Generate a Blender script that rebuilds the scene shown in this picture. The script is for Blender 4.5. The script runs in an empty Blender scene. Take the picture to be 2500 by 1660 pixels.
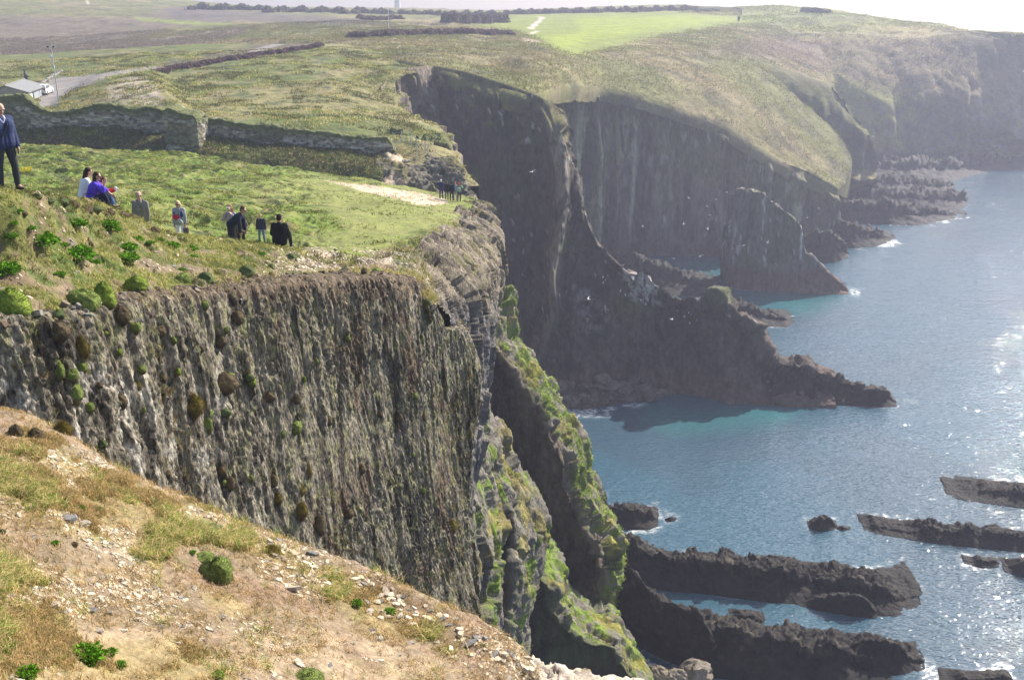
import bpy, math, random
import numpy as np
from mathutils import Vector, Matrix
R = math.radians
SC = bpy.context.scene
COL = SC.collection

# ------------------------------------------------------------------ camera, sky, sun, exposure
H = 62.0                      # eye height above the sea
PITCH = R(18.8)
F = 2500.0                    # focal length in units of a 2500 px wide frame
cd = bpy.data.cameras.new('camera'); cam = bpy.data.objects.new('camera', cd); COL.objects.link(cam)
cd.sensor_width = 36; cd.lens = 36.0*F/2500; cd.clip_start = 0.1; cd.clip_end = 9000
cam.location = (0, 0, H); cam.rotation_euler = (math.pi/2-PITCH, 0, 0)
SC.camera = cam
SUN_AZ, SUN_EL = R(42), R(38)
w = bpy.data.worlds.new('World'); SC.world = w; w.use_nodes = True
nt = w.node_tree; nt.nodes.clear()
sky = nt.nodes.new('ShaderNodeTexSky'); sky.sky_type = 'NISHITA'; sky.sun_disc = False
sky.sun_elevation = SUN_EL; sky.sun_rotation = SUN_AZ; sky.air_density = 1.0; sky.dust_density = 1.8; sky.ozone_density = 1.5
bg = nt.nodes.new('ShaderNodeBackground'); bg.inputs[1].default_value = 0.11
wo = nt.nodes.new('ShaderNodeOutputWorld')
nt.links.new(sky.outputs[0], bg.inputs[0]); nt.links.new(bg.outputs[0], wo.inputs[0])
sl = bpy.data.lights.new('sun', 'SUN'); sl.energy = 5.0; sl.angle = R(0.5); sl.color = (1.0, 0.94, 0.84)
so = bpy.data.objects.new('sun', sl); COL.objects.link(so)
sdir = Vector((math.sin(SUN_AZ)*math.cos(SUN_EL), math.cos(SUN_AZ)*math.cos(SUN_EL), math.sin(SUN_EL)))
so.rotation_euler = sdir.to_track_quat('Z', 'Y').to_euler(); so.location = (0, 0, 120)
SC.view_settings.view_transform = 'Standard'; SC.view_settings.look = 'None'
SC.view_settings.exposure = 0.92; SC.view_settings.gamma = 1.0
SC.render.engine = 'CYCLES'
SC.cycles.max_bounces = 5; SC.cycles.diffuse_bounces = 2; SC.cycles.glossy_bounces = 2
SC.cycles.transmission_bounces = 2; SC.cycles.volume_bounces = 0; SC.cycles.transparent_max_bounces = 4
SC.cycles.caustics_reflective = False; SC.cycles.caustics_refractive = False
SC.cycles.sample_clamp_indirect = 3.0

# ------------------------------------------------------------------ survey helpers: sight lines of the photograph to world points
CP, SP = math.cos(PITCH), math.sin(PITCH)
def ray(px, py):
    x = (px-1250)/F; y = (830-py)/F
    return np.array((x, CP+y*SP, -SP+y*CP))
def P(px, py, Y):             # the point on the sight line at ground distance Y
    r = ray(px, py); return np.array((0, 0, H)) + r*(Y/r[1])
def Z(px, py, z=0.0):         # the point on the sight line at height z
    r = ray(px, py); return np.array((0, 0, H)) + r*((z-H)/r[2])
def W(px, Y, z):              # distance and height given, bearing from the frame
    d = Y*CP-(z-H)*SP; return np.array(((px-1250)/F*d, Y, z))
def proj(v):
    v = np.asarray(v); d = v[..., 1]*CP-(v[..., 2]-H)*SP; u = v[..., 1]*SP+(v[..., 2]-H)*CP
    d = np.where(np.abs(d) < .05, .05, d)
    return 1250+F*v[..., 0]/d, 830-F*u/d
def pr(s):                    # a row of (px, py, Y)
    return [P(*t) for t in s]

# ------------------------------------------------------------------ noise
def _h(x, y, z, s):
    n = (x*np.uint32(374761393)+y*np.uint32(668265263)+z*np.uint32(2147483647)+np.uint32(s)*np.uint32(2246822519))
    n = (n ^ (n >> np.uint32(13)))*np.uint32(1274126177); n = n ^ (n >> np.uint32(16))
    return n.astype(np.float32)*(2.0/4294967295.0)-1.0
def vn(p, s=0):
    f = np.floor(p); q = (p-f).astype(np.float32); i = f.astype(np.int64).astype(np.uint32)
    q = q*q*q*(q*(q*6-15)+10); o = np.uint32(1)
    x0, y0, z0 = i[..., 0], i[..., 1], i[..., 2]; x1, y1, z1 = x0+o, y0+o, z0+o
    a, b, c = q[..., 0], q[..., 1], q[..., 2]
    def L(u, v, t): return u+(v-u)*t
    return L(L(L(_h(x0,y0,z0,s), _h(x1,y0,z0,s), a), L(_h(x0,y1,z0,s), _h(x1,y1,z0,s), a), b),
             L(L(_h(x0,y0,z1,s), _h(x1,y0,z1,s), a), L(_h(x0,y1,z1,s), _h(x1,y1,z1,s), a), b), c)
def fbm(p, sc=1.0, oc=3, s=0, ax=(1, 1, 1), g=.5):
    p = np.asarray(p)*np.array(ax)*sc; r = 0; a = 1; t = 0
    for k in range(oc):
        r = r+a*vn(p*(2.03**k)+k*17.3, s+k); t += a; a *= g
    return r/t
def ridge(p, sc=1.0, oc=3, s=0, ax=(1, 1, 1)):
    p = np.asarray(p)*np.array(ax)*sc; r = 0; a = 1; t = 0
    for k in range(oc):
        r = r+a*(1-2*np.abs(vn(p*(2.03**k)+k*11.7, s+k))); t += a; a *= .5
    return r/t
def facet(p, sc=1.0, s=0, ax=(1, 1, 1), tilt=1.1):
    """broken rock: every cell is a flat tilted facet at its own height"""
    q = np.asarray(p)*np.array(ax)*sc; q = q+.35*np.stack([vn(q*1.7, s+50), vn(q*1.7, s+51), vn(q*1.7, s+52)], -1)
    b = np.floor(q-.5); i0 = b.astype(np.int64).astype(np.uint32); best = np.full(q.shape[:-1], 1e9); val = np.zeros(q.shape[:-1])
    for k in range(8):
        o = np.array((k & 1, (k >> 1) & 1, k >> 2)); c = [i0[..., j]+np.uint32(o[j]) for j in range(3)]
        d = [q[..., j]-(b[..., j]+o[j]+.5+.38*_h(*c, s+j)) for j in range(3)]
        dd = d[0]**2+d[1]**2+d[2]**2; m = dd < best; best = np.where(m, dd, best)
        v = .65*_h(*c, s+5)+tilt*(.5*_h(*c, s+6)*d[0]+.5*_h(*c, s+7)*d[1]+.5*_h(*c, s+8)*d[2]); val = np.where(m, v, val)
    return val
def saw(g, period, A, s=0, lean=.25):
    """buttresses: the face steps out slowly towards the right, then breaks back sharply"""
    q = g*np.array((1, .3, lean)); u = g[..., 0]/period+.7*vn(q/period*.8, s)+.25*vn(q/period*2.3, s+1); k = np.floor(u); f = u-k
    z = np.zeros(u.shape, np.uint32); a = .65+.35*_h(k.astype(np.int64).astype(np.uint32), z, z, s+2); return A*a*f**1.4*(1-ss(f, .9, 1.0))
def ss(x, a, b):
    t = np.clip((x-a)/(b-a), 0, 1); return t*t*(3-2*t)
def mixc(c, d, m): return c*(1-m[..., None])+np.asarray(d)*m[..., None]
def poly(px, py, pts, soft=6.0):     # soft mask of a polygon
    pts = np.array(pts, float); n = len(pts); ins = np.zeros(px.shape, bool); dm = np.full(px.shape, 1e9)
    for k in range(n):
        x1, y1 = pts[k]; x2, y2 = pts[(k+1) % n]
        c = ((y1 > py) != (y2 > py)) & (px < (x2-x1)*(py-y1)/((y2-y1) or 1e-9)+x1); ins ^= c
        dx, dy = x2-x1, y2-y1; t = np.clip(((px-x1)*dx+(py-y1)*dy)/(dx*dx+dy*dy+1e-9), 0, 1)
        dm = np.minimum(dm, (px-x1-t*dx)**2+(py-y1-t*dy)**2)
    d = np.sqrt(dm)*np.where(ins, 1, -1)
    return ss(d, -soft, soft)

# ------------------------------------------------------------------ object helpers
def mesh_np(name, v, f, mat=None, parent=None, col=None, smooth=True):
    """v (n,3); f (m,3) or (m,4) index array"""
    me = bpy.data.meshes.new(name); v = np.asarray(v, np.float32); f = np.asarray(f, np.int32)
    k = f.shape[1]; me.vertices.add(len(v)); me.vertices.foreach_set('co', v.ravel())
    me.loops.add(f.size); me.loops.foreach_set('vertex_index', f.ravel())
    me.polygons.add(len(f)); me.polygons.foreach_set('loop_start', np.arange(0, f.size, k, dtype=np.int32))
    me.polygons.foreach_set('loop_total', np.full(len(f), k, np.int32))
    me.update(calc_edges=True)
    me.polygons.foreach_set('use_smooth', np.full(len(f), smooth))
    if col is not None:
        a = me.color_attributes.new('col', 'FLOAT_COLOR', 'POINT')
        c = np.ones((len(v), 4), np.float32); c[:, :3] = np.clip(col, 0, 1); a.data.foreach_set('color', c.ravel())
    if mat: me.materials.append(mat)
    o = bpy.data.objects.new(name, me); COL.objects.link(o)
    if parent: o.parent = parent
    return o
def tag(o, label=None, cat=None, group=None, kind=None):
    if label: o['label'] = label
    if cat: o['category'] = cat
    if group: o['group'] = group
    if kind: o['kind'] = kind
    return o
def empty(name, loc=(0, 0, 0), rz=0):
    o = bpy.data.objects.new(name, None); COL.objects.link(o); o.location = loc; o.rotation_euler = (0, 0, rz)
    o.empty_display_size = .2; return o

def seg_interp(a, n, sm):
    """a (m, k, 3) control rows -> n[i] samples in each segment i"""
    m = len(a); out = []
    ext = np.concatenate([[2*a[0]-a[1]], a, [2*a[-1]-a[-2]]])
    for i in range(m-1):
        p0, p1, p2, p3 = ext[i], ext[i+1], ext[i+2], ext[i+3]
        t = np.linspace(0, 1, n[i], endpoint=False)[:, None, None]
        cr = .5*((2*p1)+(-p0+p2)*t+(2*p0-5*p1+4*p2-p3)*t*t+(-p0+3*p1-3*p2+p3)*t**3)
        out.append((p1+(p2-p1)*t)*(1-sm)+cr*sm)
    out.append(a[-1][None]); return np.concatenate(out)
def rowfix(rows):
    """rows may have different point counts: resample each to the largest by index"""
    n = max(len(r) for r in rows); out = []
    for r in rows:
        r = np.array(r, float)
        if len(r) != n:
            d = np.r_[0, np.cumsum(np.linalg.norm(np.diff(r, axis=0), axis=1))]; d /= d[-1]
            r = np.stack([np.interp(np.linspace(0, 1, n), d, r[:, k]) for k in range(3)], 1)
        out.append(r)
    return np.array(out)
def grid(rows, ru, rv, sm=.6, flip=False):
    a = rowfix(rows)
    lv = np.linalg.norm(np.diff(a, axis=0), axis=2).mean(1); lu = np.linalg.norm(np.diff(a, axis=1), axis=2).mean(0)
    b = seg_interp(a, [max(1, int(round(x/rv))) for x in lv], sm)
    b = seg_interp(b.transpose(1, 0, 2), [max(1, int(round(x/ru))) for x in lu], sm).transpose(1, 0, 2)
    return b[::-1] if flip else b
def normals(g):
    du = np.gradient(g, axis=1); dv = np.gradient(g, axis=0)
    n = np.cross(du, dv); n /= (np.linalg.norm(n, axis=2, keepdims=True)+1e-9); return n
def faces(nv, nu):
    i = np.arange((nv-1)*(nu-1)).reshape(nv-1, nu-1); r = i//(nu-1); c = i % (nu-1); a = (r*nu+c).ravel()
    return np.stack([a, a+1, a+nu+1, a+nu], 1)
PATCH = {}
def patch(name, rows, ru, rv, mat, disp=None, colf=None, sm=.6, flip=False, label=None, cat=None, kind='structure', parent=None, key=None, group=None):
    g = grid(rows, ru, rv, sm, flip)
    n = normals(g)
    if disp is not None:
        g = disp(g, n)
        n = normals(g)
    px, py = proj(g)
    c = colf(g, n, px, py) if colf else np.full(g.shape, .2)
    o = mesh_np(name, g.reshape(-1, 3), faces(*g.shape[:2]), mat, parent, c.reshape(-1, 3))
    tag(o, label, cat, group, kind if parent is None else None)
    PATCH[key or name] = (g, n, px, py, c)
    return o

# ------------------------------------------------------------------ materials
def newmat(name):
    m = bpy.data.materials.new(name); m.use_nodes = True; t = m.node_tree; t.nodes.clear()
    b = t.nodes.new('ShaderNodeBsdfPrincipled'); o = t.nodes.new('ShaderNodeOutputMaterial')
    t.links.new(b.outputs[0], o.inputs[0]); return m, t, b, o
def N(t, k, **kw):
    n = t.nodes.new(k)
    for a, v in kw.items(): setattr(n, a, v)
    return n
def noise(t, co, scale, detail=4, rough=.6, stretch=None):
    if stretch:
        mp = N(t, 'ShaderNodeMapping'); mp.inputs['Scale'].default_value = stretch; t.links.new(co, mp.inputs[0]); co = mp.outputs[0]
    n = N(t, 'ShaderNodeTexNoise'); n.inputs['Scale'].default_value = scale; n.inputs['Detail'].default_value = detail
    n.inputs['Roughness'].default_value = rough; t.links.new(co, n.inputs['Vector']); return n.outputs[0]
def maprange(t, x, a, b, c, d):
    n = N(t, 'ShaderNodeMapRange'); t.links.new(x, n.inputs[0])
    for k, v in zip((1, 2, 3, 4), (a, b, c, d)): n.inputs[k].default_value = v
    return n.outputs[0]
def scalecol(t, c, f):
    n = N(t, 'ShaderNodeVectorMath', operation='SCALE'); t.links.new(c, n.inputs[0]); t.links.new(f, n.inputs['Scale']); return n.outputs[0]
def terrain(name, sc, bd, stretch=None, lo=.62, hi=1.4, bs=None, rough=.92, bstr=1.0):
    """albedo from the surface's own colour layer, broken up by procedural noise, with bump"""
    m, t, b, o = newmat(name); tc = N(t, 'ShaderNodeTexCoord'); at = N(t, 'ShaderNodeAttribute', attribute_name='col')
    n1 = noise(t, tc.outputs['Object'], sc, 6, .68, stretch)
    n2 = noise(t, tc.outputs['Object'], sc*.22, 3, .6, stretch)
    f = maprange(t, n1, .32, .68, lo, hi); f2 = maprange(t, n2, .3, .7, .82, 1.2)
    c = scalecol(t, at.outputs['Color'], f); c = scalecol(t, c, f2)
    t.links.new(c, b.inputs['Base Color']); b.inputs['Roughness'].default_value = rough; b.inputs['Specular IOR Level'].default_value = .2
    bu = N(t, 'ShaderNodeBump'); bu.inputs['Strength'].default_value = bstr; bu.inputs['Distance'].default_value = bd
    nb = noise(t, tc.outputs['Object'], (bs or sc)*1.3, 6, .72, stretch)
    t.links.new(nb, bu.inputs['Height']); t.links.new(bu.outputs[0], b.inputs['Normal']); return m
def plain(name, c, rough=.8, var=.15, sc=30, metal=0, spec=.3, bump=0):
    m, t, b, o = newmat(name); tc = N(t, 'ShaderNodeTexCoord'); n = noise(t, tc.outputs['Object'], sc, 4)
    rgb = N(t, 'ShaderNodeRGB'); rgb.outputs[0].default_value = (*c, 1)
    t.links.new(scalecol(t, rgb.outputs[0], maprange(t, n, .3, .7, 1-var, 1+var)), b.inputs['Base Color'])
    b.inputs['Roughness'].default_value = rough; b.inputs['Metallic'].default_value = metal; b.inputs['Specular IOR Level'].default_value = spec
    if bump:
        bu = N(t, 'ShaderNodeBump'); bu.inputs['Distance'].default_value = bump; t.links.new(n, bu.inputs['Height']); t.links.new(bu.outputs[0], b.inputs['Normal'])
    return m
def leaf(name, lo=.7, hi=1.3, sc=8, tr=.35):
    """thin leaves: colour layer, diffuse plus light passing through"""
    m, t, b, o = newmat(name); t.nodes.remove(b)
    tc = N(t, 'ShaderNodeTexCoord'); at = N(t, 'ShaderNodeAttribute', attribute_name='col')
    c = scalecol(t, at.outputs['Color'], maprange(t, noise(t, tc.outputs['Object'], sc, 3), .3, .7, lo, hi))
    d = N(t, 'ShaderNodeBsdfDiffuse'); tl = N(t, 'ShaderNodeBsdfTranslucent'); mx = N(t, 'ShaderNodeMixShader'); mx.inputs[0].default_value = tr
    t.links.new(c, d.inputs[0]); t.links.new(c, tl.inputs[0]); t.links.new(d.outputs[0], mx.inputs[1]); t.links.new(tl.outputs[0], mx.inputs[2])
    t.links.new(mx.outputs[0], o.inputs[0]); return m
M_fore = terrain('dry_earth', 14, .03)
def slate():
    m, t, b, o = newmat('slaty_rock'); tc = N(t, 'ShaderNodeTexCoord'); at = N(t, 'ShaderNodeAttribute', attribute_name='col'); O = tc.outputs['Object']
    c = scalecol(t, at.outputs['Color'], maprange(t, noise(t, O, 5.5, 7, .78, (1, 1, .34)), .36, .64, .42, 1.55))
    c = scalecol(t, c, maprange(t, noise(t, O, 17, 3, .6, (1, 1, .38)), .42, .58, .6, 1.35)); t.links.new(c, b.inputs['Base Color'])
    b.inputs['Roughness'].default_value = .88; b.inputs['Specular IOR Level'].default_value = .2
    b1 = N(t, 'ShaderNodeBump'); b1.inputs['Distance'].default_value = .12; t.links.new(noise(t, O, 6, 6, .75, (1, 1, .34)), b1.inputs['Height'])
    b2 = N(t, 'ShaderNodeBump'); b2.inputs['Distance'].default_value = .05; t.links.new(noise(t, O, 17, 3, .6, (1, 1, .38)), b2.inputs['Height'])
    t.links.new(b1.outputs[0], b2.inputs['Normal']); t.links.new(b2.outputs[0], b.inputs['Normal']); return m
M_cliff = slate()
M_near = terrain('grassy_earth', 9, .05)
M_field = terrain('rough_grass', 3.0, .14, None, .7, 1.3)
M_hill = terrain('hill_turf', .55, .55, None, .75, 1.25, bs=.6)
M_dark = terrain('dark_shale', 1.2, .45, (1, 1, .35), .6, 1.4)
M_far = terrain('far_rock', .35, 1.0, (1, 1, .3), .7, 1.3)
M_reef = terrain('wet_rock', 1.6, .30, (1, 1, .8), .6, 1.4, rough=.75)
M_stone = terrain('loose_stone', 20, .01, None, .8, 1.2)
M_leaf = leaf('leaves'); M_grass = leaf('grass_blades', tr=.4)
# ------------------------------------------------------------------ colours of the ground covers (linear albedo)
GREEN = np.array((.165, .195, .03)); GREEN2 = np.array((.075, .115, .022)); OLIVE = np.array((.135, .125, .045)); DRY = np.array((.27, .21, .10))
SOIL = np.array((.235, .178, .115)); DSOIL = np.array((.16, .11, .075)); SAND = np.array((.60, .47, .34)); GREY = np.array((.21, .20, .18))
PALE = np.array((.42, .38, .32)); DROCK = np.array((.105, .09, .08)); HEATH = np.array((.15, .105, .08)); MOSS = np.array((.13, .20, .02))
def base(g, c): return np.zeros(g.shape)+c
def nz(g, n, a): return g+n*a[..., None]

# ---------- foreground slope the photographer looks over
fr = [
 [(-9,-8,60.6),(-4,-8,60.5),(0,-8,60.4),(3,-8,60),(5,-8,58.5),(6,-8,54)],
 [(-7,0.5,60.3),(-3.5,.5,60.2),(-.5,.5,60.1),(2,.5,59.6),(3.6,.5,57.5),(4.6,0.5,52)],
 [Z(-500,1950,58.1),Z(0,1950,57.9),Z(400,1950,57.2),Z(800,1950,56.4),Z(1150,1950,55.7),Z(1290,1950,54.8)],
 [Z(-400,1660,57.5),Z(0,1660,57.45),Z(350,1660,56.8),Z(750,1660,56.05),Z(1100,1660,55.4),Z(1255,1660,55.0)],
 [Z(-350,1350,57.35),Z(0,1350,57.2),Z(300,1400,56.6),Z(650,1490,56.0),Z(980,1560,55.4),Z(1262,1612,55.05)],
 [Z(-300,1080,57.3),Z(30,1110,57.15),Z(300,1210,56.6),Z(600,1330,56.0),Z(920,1450,55.45),Z(1225,1562,55.1)],
 [Z(-260,975,57.2),Z(60,1012,57.0),Z(290,1150,56.55),Z(560,1262,56.05),Z(860,1378,55.5),Z(1130,1505,55.12)],
]
last = fr[-1]
fr.append([np.array(p)+np.array((.15,.5,-1.0)) for p in last]); fr.append([np.array(p)+np.array((.4,.9,-6)) for p in last]); fr.append([np.array(p)+np.array((.6,1.6,-30)) for p in last])
for r_ in fr:                                    # the seaward side falls away
    a = np.array(r_[-1]); r_.append(a+np.array((.18,.05,-.7))); r_.append(a+np.array((.3,.15,-4))); r_.append(a+np.array((1.5,.3,-30)))
def d_fore(g, n):
    a = .05*fbm(g, .9, 3, 3)+.035*fbm(g, 4, 4, 5)
    st = ridge(g, 1.6, 3, 9, (1, 1, 2.0)); a = a+.04*st
    edge = ss(-np.abs(n[..., 2]), -.8, -.2); a = a+edge*(.12*ridge(g, 2.2, 3, 12))
    return nz(g, n, a)
FG_GRASS = [(-900,1010),(0,1060),(130,1080),(260,1150),(440,1215),(560,1285),(690,1330),(770,1370),(700,1400),(560,1330),(420,1310),(380,1400),(300,1330),(150,1290),(0,1240),(-900,1200)]
FG_G2 = [(-900,1330),(0,1335),(70,1360),(110,1430),(170,1520),(210,1560),(420,1570),(560,1640),(620,1700),(600,2100),(-900,2100)]
FG_G3 = [(740,1375),(850,1410),(930,1440),(1070,1540),(1050,1560),(900,1540),(820,1470),(740,1420)]
def c_fore(g, n, px, py):
    c = base(g, SOIL); w = 26*fbm(g, 1.3, 3, 31); w2 = 26*fbm(g, 1.7, 3, 33)
    c = mixc(c, np.array((.33,.25,.165)), ss(fbm(g, .7, 3, 40), .0, .4))
    c = mixc(c, DSOIL*1.5, ss(fbm(g, 1.5, 4, 41), .02, .35)*.85)
    m = np.maximum.reduce([poly(px+w, py+w2, FG_GRASS, 14), poly(px+w, py+w2, FG_G2, 16), poly(px+w, py+w2, FG_G3, 10)])
    m = np.maximum(m, .9*ss(fbm(g, 1.1, 3, 44), .25, .45))
    gc = mixc(base(g, DRY), GREEN*1.1, ss(fbm(g, 2.2, 3, 45), -.1, .25))
    c = c*(1-m[..., None]*.8)+gc*m[..., None]*.8
    return c
patch('ground', fr, .05, .05, M_fore, d_fore, c_fore, label='stony earth slope with dry grass in the foreground', key='fore')

# pale rock shelf at the very bottom right of the slope
sh = [[Z(a, b, 54.1) for a, b in q] for q in ([(1255,1800),(1320,1810),(1420,1820),(1620,1840)], [(1262,1640),(1325,1650),(1400,1672),(1590,1700)], [(1275,1606),(1327,1614),(1405,1636),(1580,1664)])]
sh.append([p+np.array((.1,.05,-.5)) for p in sh[-1]]); sh.append([p+np.array((.2,.2,-25)) for p in sh[-2]])
patch('rock_shelf', sh, .03, .03, M_fore, lambda g, n: nz(g, n, .07*facet(g, 4, 2)+.03*facet(g, 12, 5)), lambda g, n, px, py: mixc(base(g, (.55,.47,.38)), SOIL, ss(fbm(g, 3, 3, 7), 0, .4)), label='pale rock rim at the cliff edge', kind='structure', sm=0)

# ---------- the near cliff of upright strata
top = pr([(-250,800,15),(60,790,16.5),(244,773,18.5),(390,735,21),(540,720,23.8),(700,703,27),(844,689,30),(960,690,32.7),(1040,706,35),(1101,767,36.5),(1131,803,37.5)])
lastc = pr([(1131,803,37.5),(1168,900,38.2),(1160,1000,38.4),(1140,1120,37.8),(1112,1260,37),(1100,1400,36.2)])
dzs = [0, -5.0, -8.0, -10.8, -13.5, -17]; offs = [0, .5, .9, 1.3, 1.8, 2.4]
rows = []
for k in range(6):
    r_ = [p+np.array((.96*offs[k], -.28*offs[k], dzs[k])) for p in top]
    r_[-1] = lastc[k]; r_[-2] = r_[-2]*.55+ (lastc[k]+np.array((-.7,-1.9,0.)))*.45
    r_.append(lastc[k]+np.array((-.6,2.5,.0))); r_.append(lastc[k]+np.array((-3,9,0.)))
    rows.append(r_)
rows.append([p+np.array((2,-.5,-22)) for p in rows[-1]])
rows.insert(0, [p+np.array((-1.2,.7,-.12)) for p in rows[0]])
def d_cliff(g, n):
    q = g.copy(); q[..., 0] += .5*fbm(g, .35, 2, 77, (1, 1, .5))
    q[..., 2] += .6*q[..., 0]*0
    md = .45+.9*ss(fbm(g, .35, 3, 28), -.3, .4)
    a = .30*fbm(q, .3, 3, 21, (1, 1, .4))+.10*facet(q, .5, 22, (1, 1, .2))+.06*facet(q, 1.6, 23, (1, 1, .16))+.055*md*facet(q, 5, 24, (1, 1, .2), 1.6)+.035*md*facet(q, 12, 26, (1, 1, .30), 1.8)+.035*fbm(q, 9, 3, 29, (1, 1, .4), .7)
    a = a+.12*ss(ridge(q, .8, 2, 27, (1, 1, .08)), .62, .9)
    f = ss(np.linspace(0, 1, g.shape[0]), .0, .05)*.8+.2
    return nz(g, n, (a-.08)*f[:, None])
def c_cliff(g, n, px, py):
    c = base(g, (.225,.195,.145))
    st = fbm(g, 2.6, 4, 51, (1, 1, .14), .65)
    c = mixc(c, (.055,.045,.036), ss(st, -.06, .28)*.92)
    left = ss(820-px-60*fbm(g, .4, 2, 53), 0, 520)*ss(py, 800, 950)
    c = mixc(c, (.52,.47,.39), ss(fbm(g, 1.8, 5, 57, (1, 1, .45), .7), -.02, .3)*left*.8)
    c = mixc(c, (.24,.235,.10), ss(fbm(g, 5, 3, 52, (1, 1, .6)), .0, .4)*.6*(1-left))   # yellow lichen
    c = mixc(c, (.15,.10,.065), ss(fbm(g, .8, 4, 58, (1, 1, .5)), .2, .5)*.75)
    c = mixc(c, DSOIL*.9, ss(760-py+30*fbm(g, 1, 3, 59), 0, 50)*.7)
    return c
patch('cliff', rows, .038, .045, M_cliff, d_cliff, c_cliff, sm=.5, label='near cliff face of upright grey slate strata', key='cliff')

# ---------- headland top: plant slope, crest, rough grass field
top2 = pr([(-250,795,15.2),(60,784,16.8),(317,756,20),(488,720,23),(654,697,26.5),(844,684,30.5),(1006,684,34.4)])
G = [
 [p+np.array((-.3,.3,-1.2)) for p in top2],
 top2,
 pr([(-300,650,17.5),(60,640,19),(300,640,22.5),(470,650,25.5),(640,640,28.8),(830,640,37),(1010,640,43)]),
 pr([(-300,440,19),(30,470,20.5),(262,503,27.5),(420,572,30.5),(620,597,33.2),(760,606,38),(1030,600,54)]),
 [W(-300,30,54.2),W(30,31,54.2),W(264,33,54),W(430,40.5,51.7),W(640,48,48.9),W(820,53,48.8),W(1060,62,47.6)],
 [W(-300,60,49.5),W(30,60,50),W(264,60,50),W(430,60,49.6),W(640,62,48.6),W(860,70,47.5),W(1090,76,45.9)],
 [W(-300,85,47.6),W(30,85,47.9),W(264,85,47.7),W(430,85,47.2),W(640,87,46.6),W(860,90,45.3),W(1135,91,44.2)],
 pr([(-300,362,106),(30,362,105),(264,368,104),(430,378,103),(600,402,101),(800,425,100),(1140,487,98.8)]),
]
G.append([p+np.array((0,2.2,-1.3)) for p in G[-1]]); G.append([p+np.array((0,3.5,-1.5)) for p in G[-2]]); G.append([p+np.array((0,9,-1.5)) for p in G[-3]])
for r_ in G:
    a = r_[-1]; r_.append(a+np.array((.8,-.2,-.9))); 
def d_field(g, n):
    Y = g[..., 1]; far = ss(Y, 30, 40)
    t = ridge(g, .75, 4, 61, (1, 1, 1)); big = fbm(g, .22, 2, 62)
    px, py = proj(g)
    smooth = poly(px, py, [(760,410),(900,440),(1150,470),(1120,540),(1020,580),(900,640),(820,620),(800,570),(780,480)], 30)
    a = far*(1-.75*smooth)*(.45*np.clip(t, -.4, 1)*ss(big, -.3, .3)+.12*fbm(g, 2.5, 3, 64))+.25*big*far
    a = a+(1-far)*(.10*fbm(g, 1.2, 3, 65)+.05*fbm(g, 5, 3, 66)+.10*facet(g, 1.8, 67))
    g = g.copy(); g[..., 2] += a; return g
PATHS = [[(790,440),(830,446),(900,452),(960,462),(1030,472),(1085,486),(1098,495),(1060,502),(1015,500),(985,489),(935,478),(880,466),(850,456)],
         [(928,625),(960,628),(958,645),(940,642)],[(740,612),(800,614),(820,628),(790,634),(735,626)],[(945,672),(1000,676),(990,684),(950,680)]]
def c_field(g, n, px, py):
    Y = g[..., 1]; w = 10*fbm(g, .5, 3, 71)
    c = base(g, GREEN*np.array((.85,1,1))); c = mixc(c, (.20,.20,.06), ss(fbm(g, .35, 3, 72), -.05, .35)*.8)
    c = mixc(c, (.24,.20,.09), ss(fbm(g, 1.6, 3, 73), .1, .45)*.7); c = mixc(c, (.05,.07,.022), ss(fbm(g, 1.1, 4, 74), .08, .32)*.85)  # dry patches, then dark ones painting the shadows of the tussocks
    smooth = poly(px+w*2, py+w, [(560,460),(760,425),(900,440),(1150,470),(1120,540),(1020,580),(900,640),(820,640),(700,590),(830,560),(800,500)], 20)
    c = mixc(c, (.21,.22,.065), smooth*.75)
    near = 1-ss(Y, 27, 36); near = np.maximum(near, poly(px, py, [(380,590),(560,600),(720,600),(860,640),(1050,560),(1150,520),(1200,700),(-900,900),(-900,600)], 12))
    cn = base(g, (.155,.155,.045)); cn = mixc(cn, SOIL*.95, ss(fbm(g, .9, 4, 75), .05, .35)); cn = mixc(cn, (.085,.12,.03), ss(fbm(g, 1.6, 3, 76), .12, .4))
    cn = mixc(cn, DSOIL*1.2, ss(fbm(g, 2.4, 4, 77), .18, .4)*.8)
    right = ss(px, 620, 760)*ss(py, 600, 625); cn = mixc(cn, SOIL*.95, right*ss(fbm(g, 1.6, 4, 79), -.4, .05)*.9); cn = mixc(cn, DSOIL, right*ss(fbm(g, 1.1, 4, 69), .0, .3)*.7)
    cn = mixc(cn, (.12,.13,.06), right*ss(fbm(g, .8, 4, 80), .05, .3)*.8)
    c = c*(1-near[..., None])+cn*near[..., None]
    for q in PATHS: c = mixc(c, SAND*.88 if q is PATHS[0] else SAND, poly(px+w*.6, py+w*.35, q, 3.0))
    return c
patch('grass_field', G, .12, .12, M_field, d_field, c_field, sm=.7, label='rough grass field on the headland top', key='field')

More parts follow.
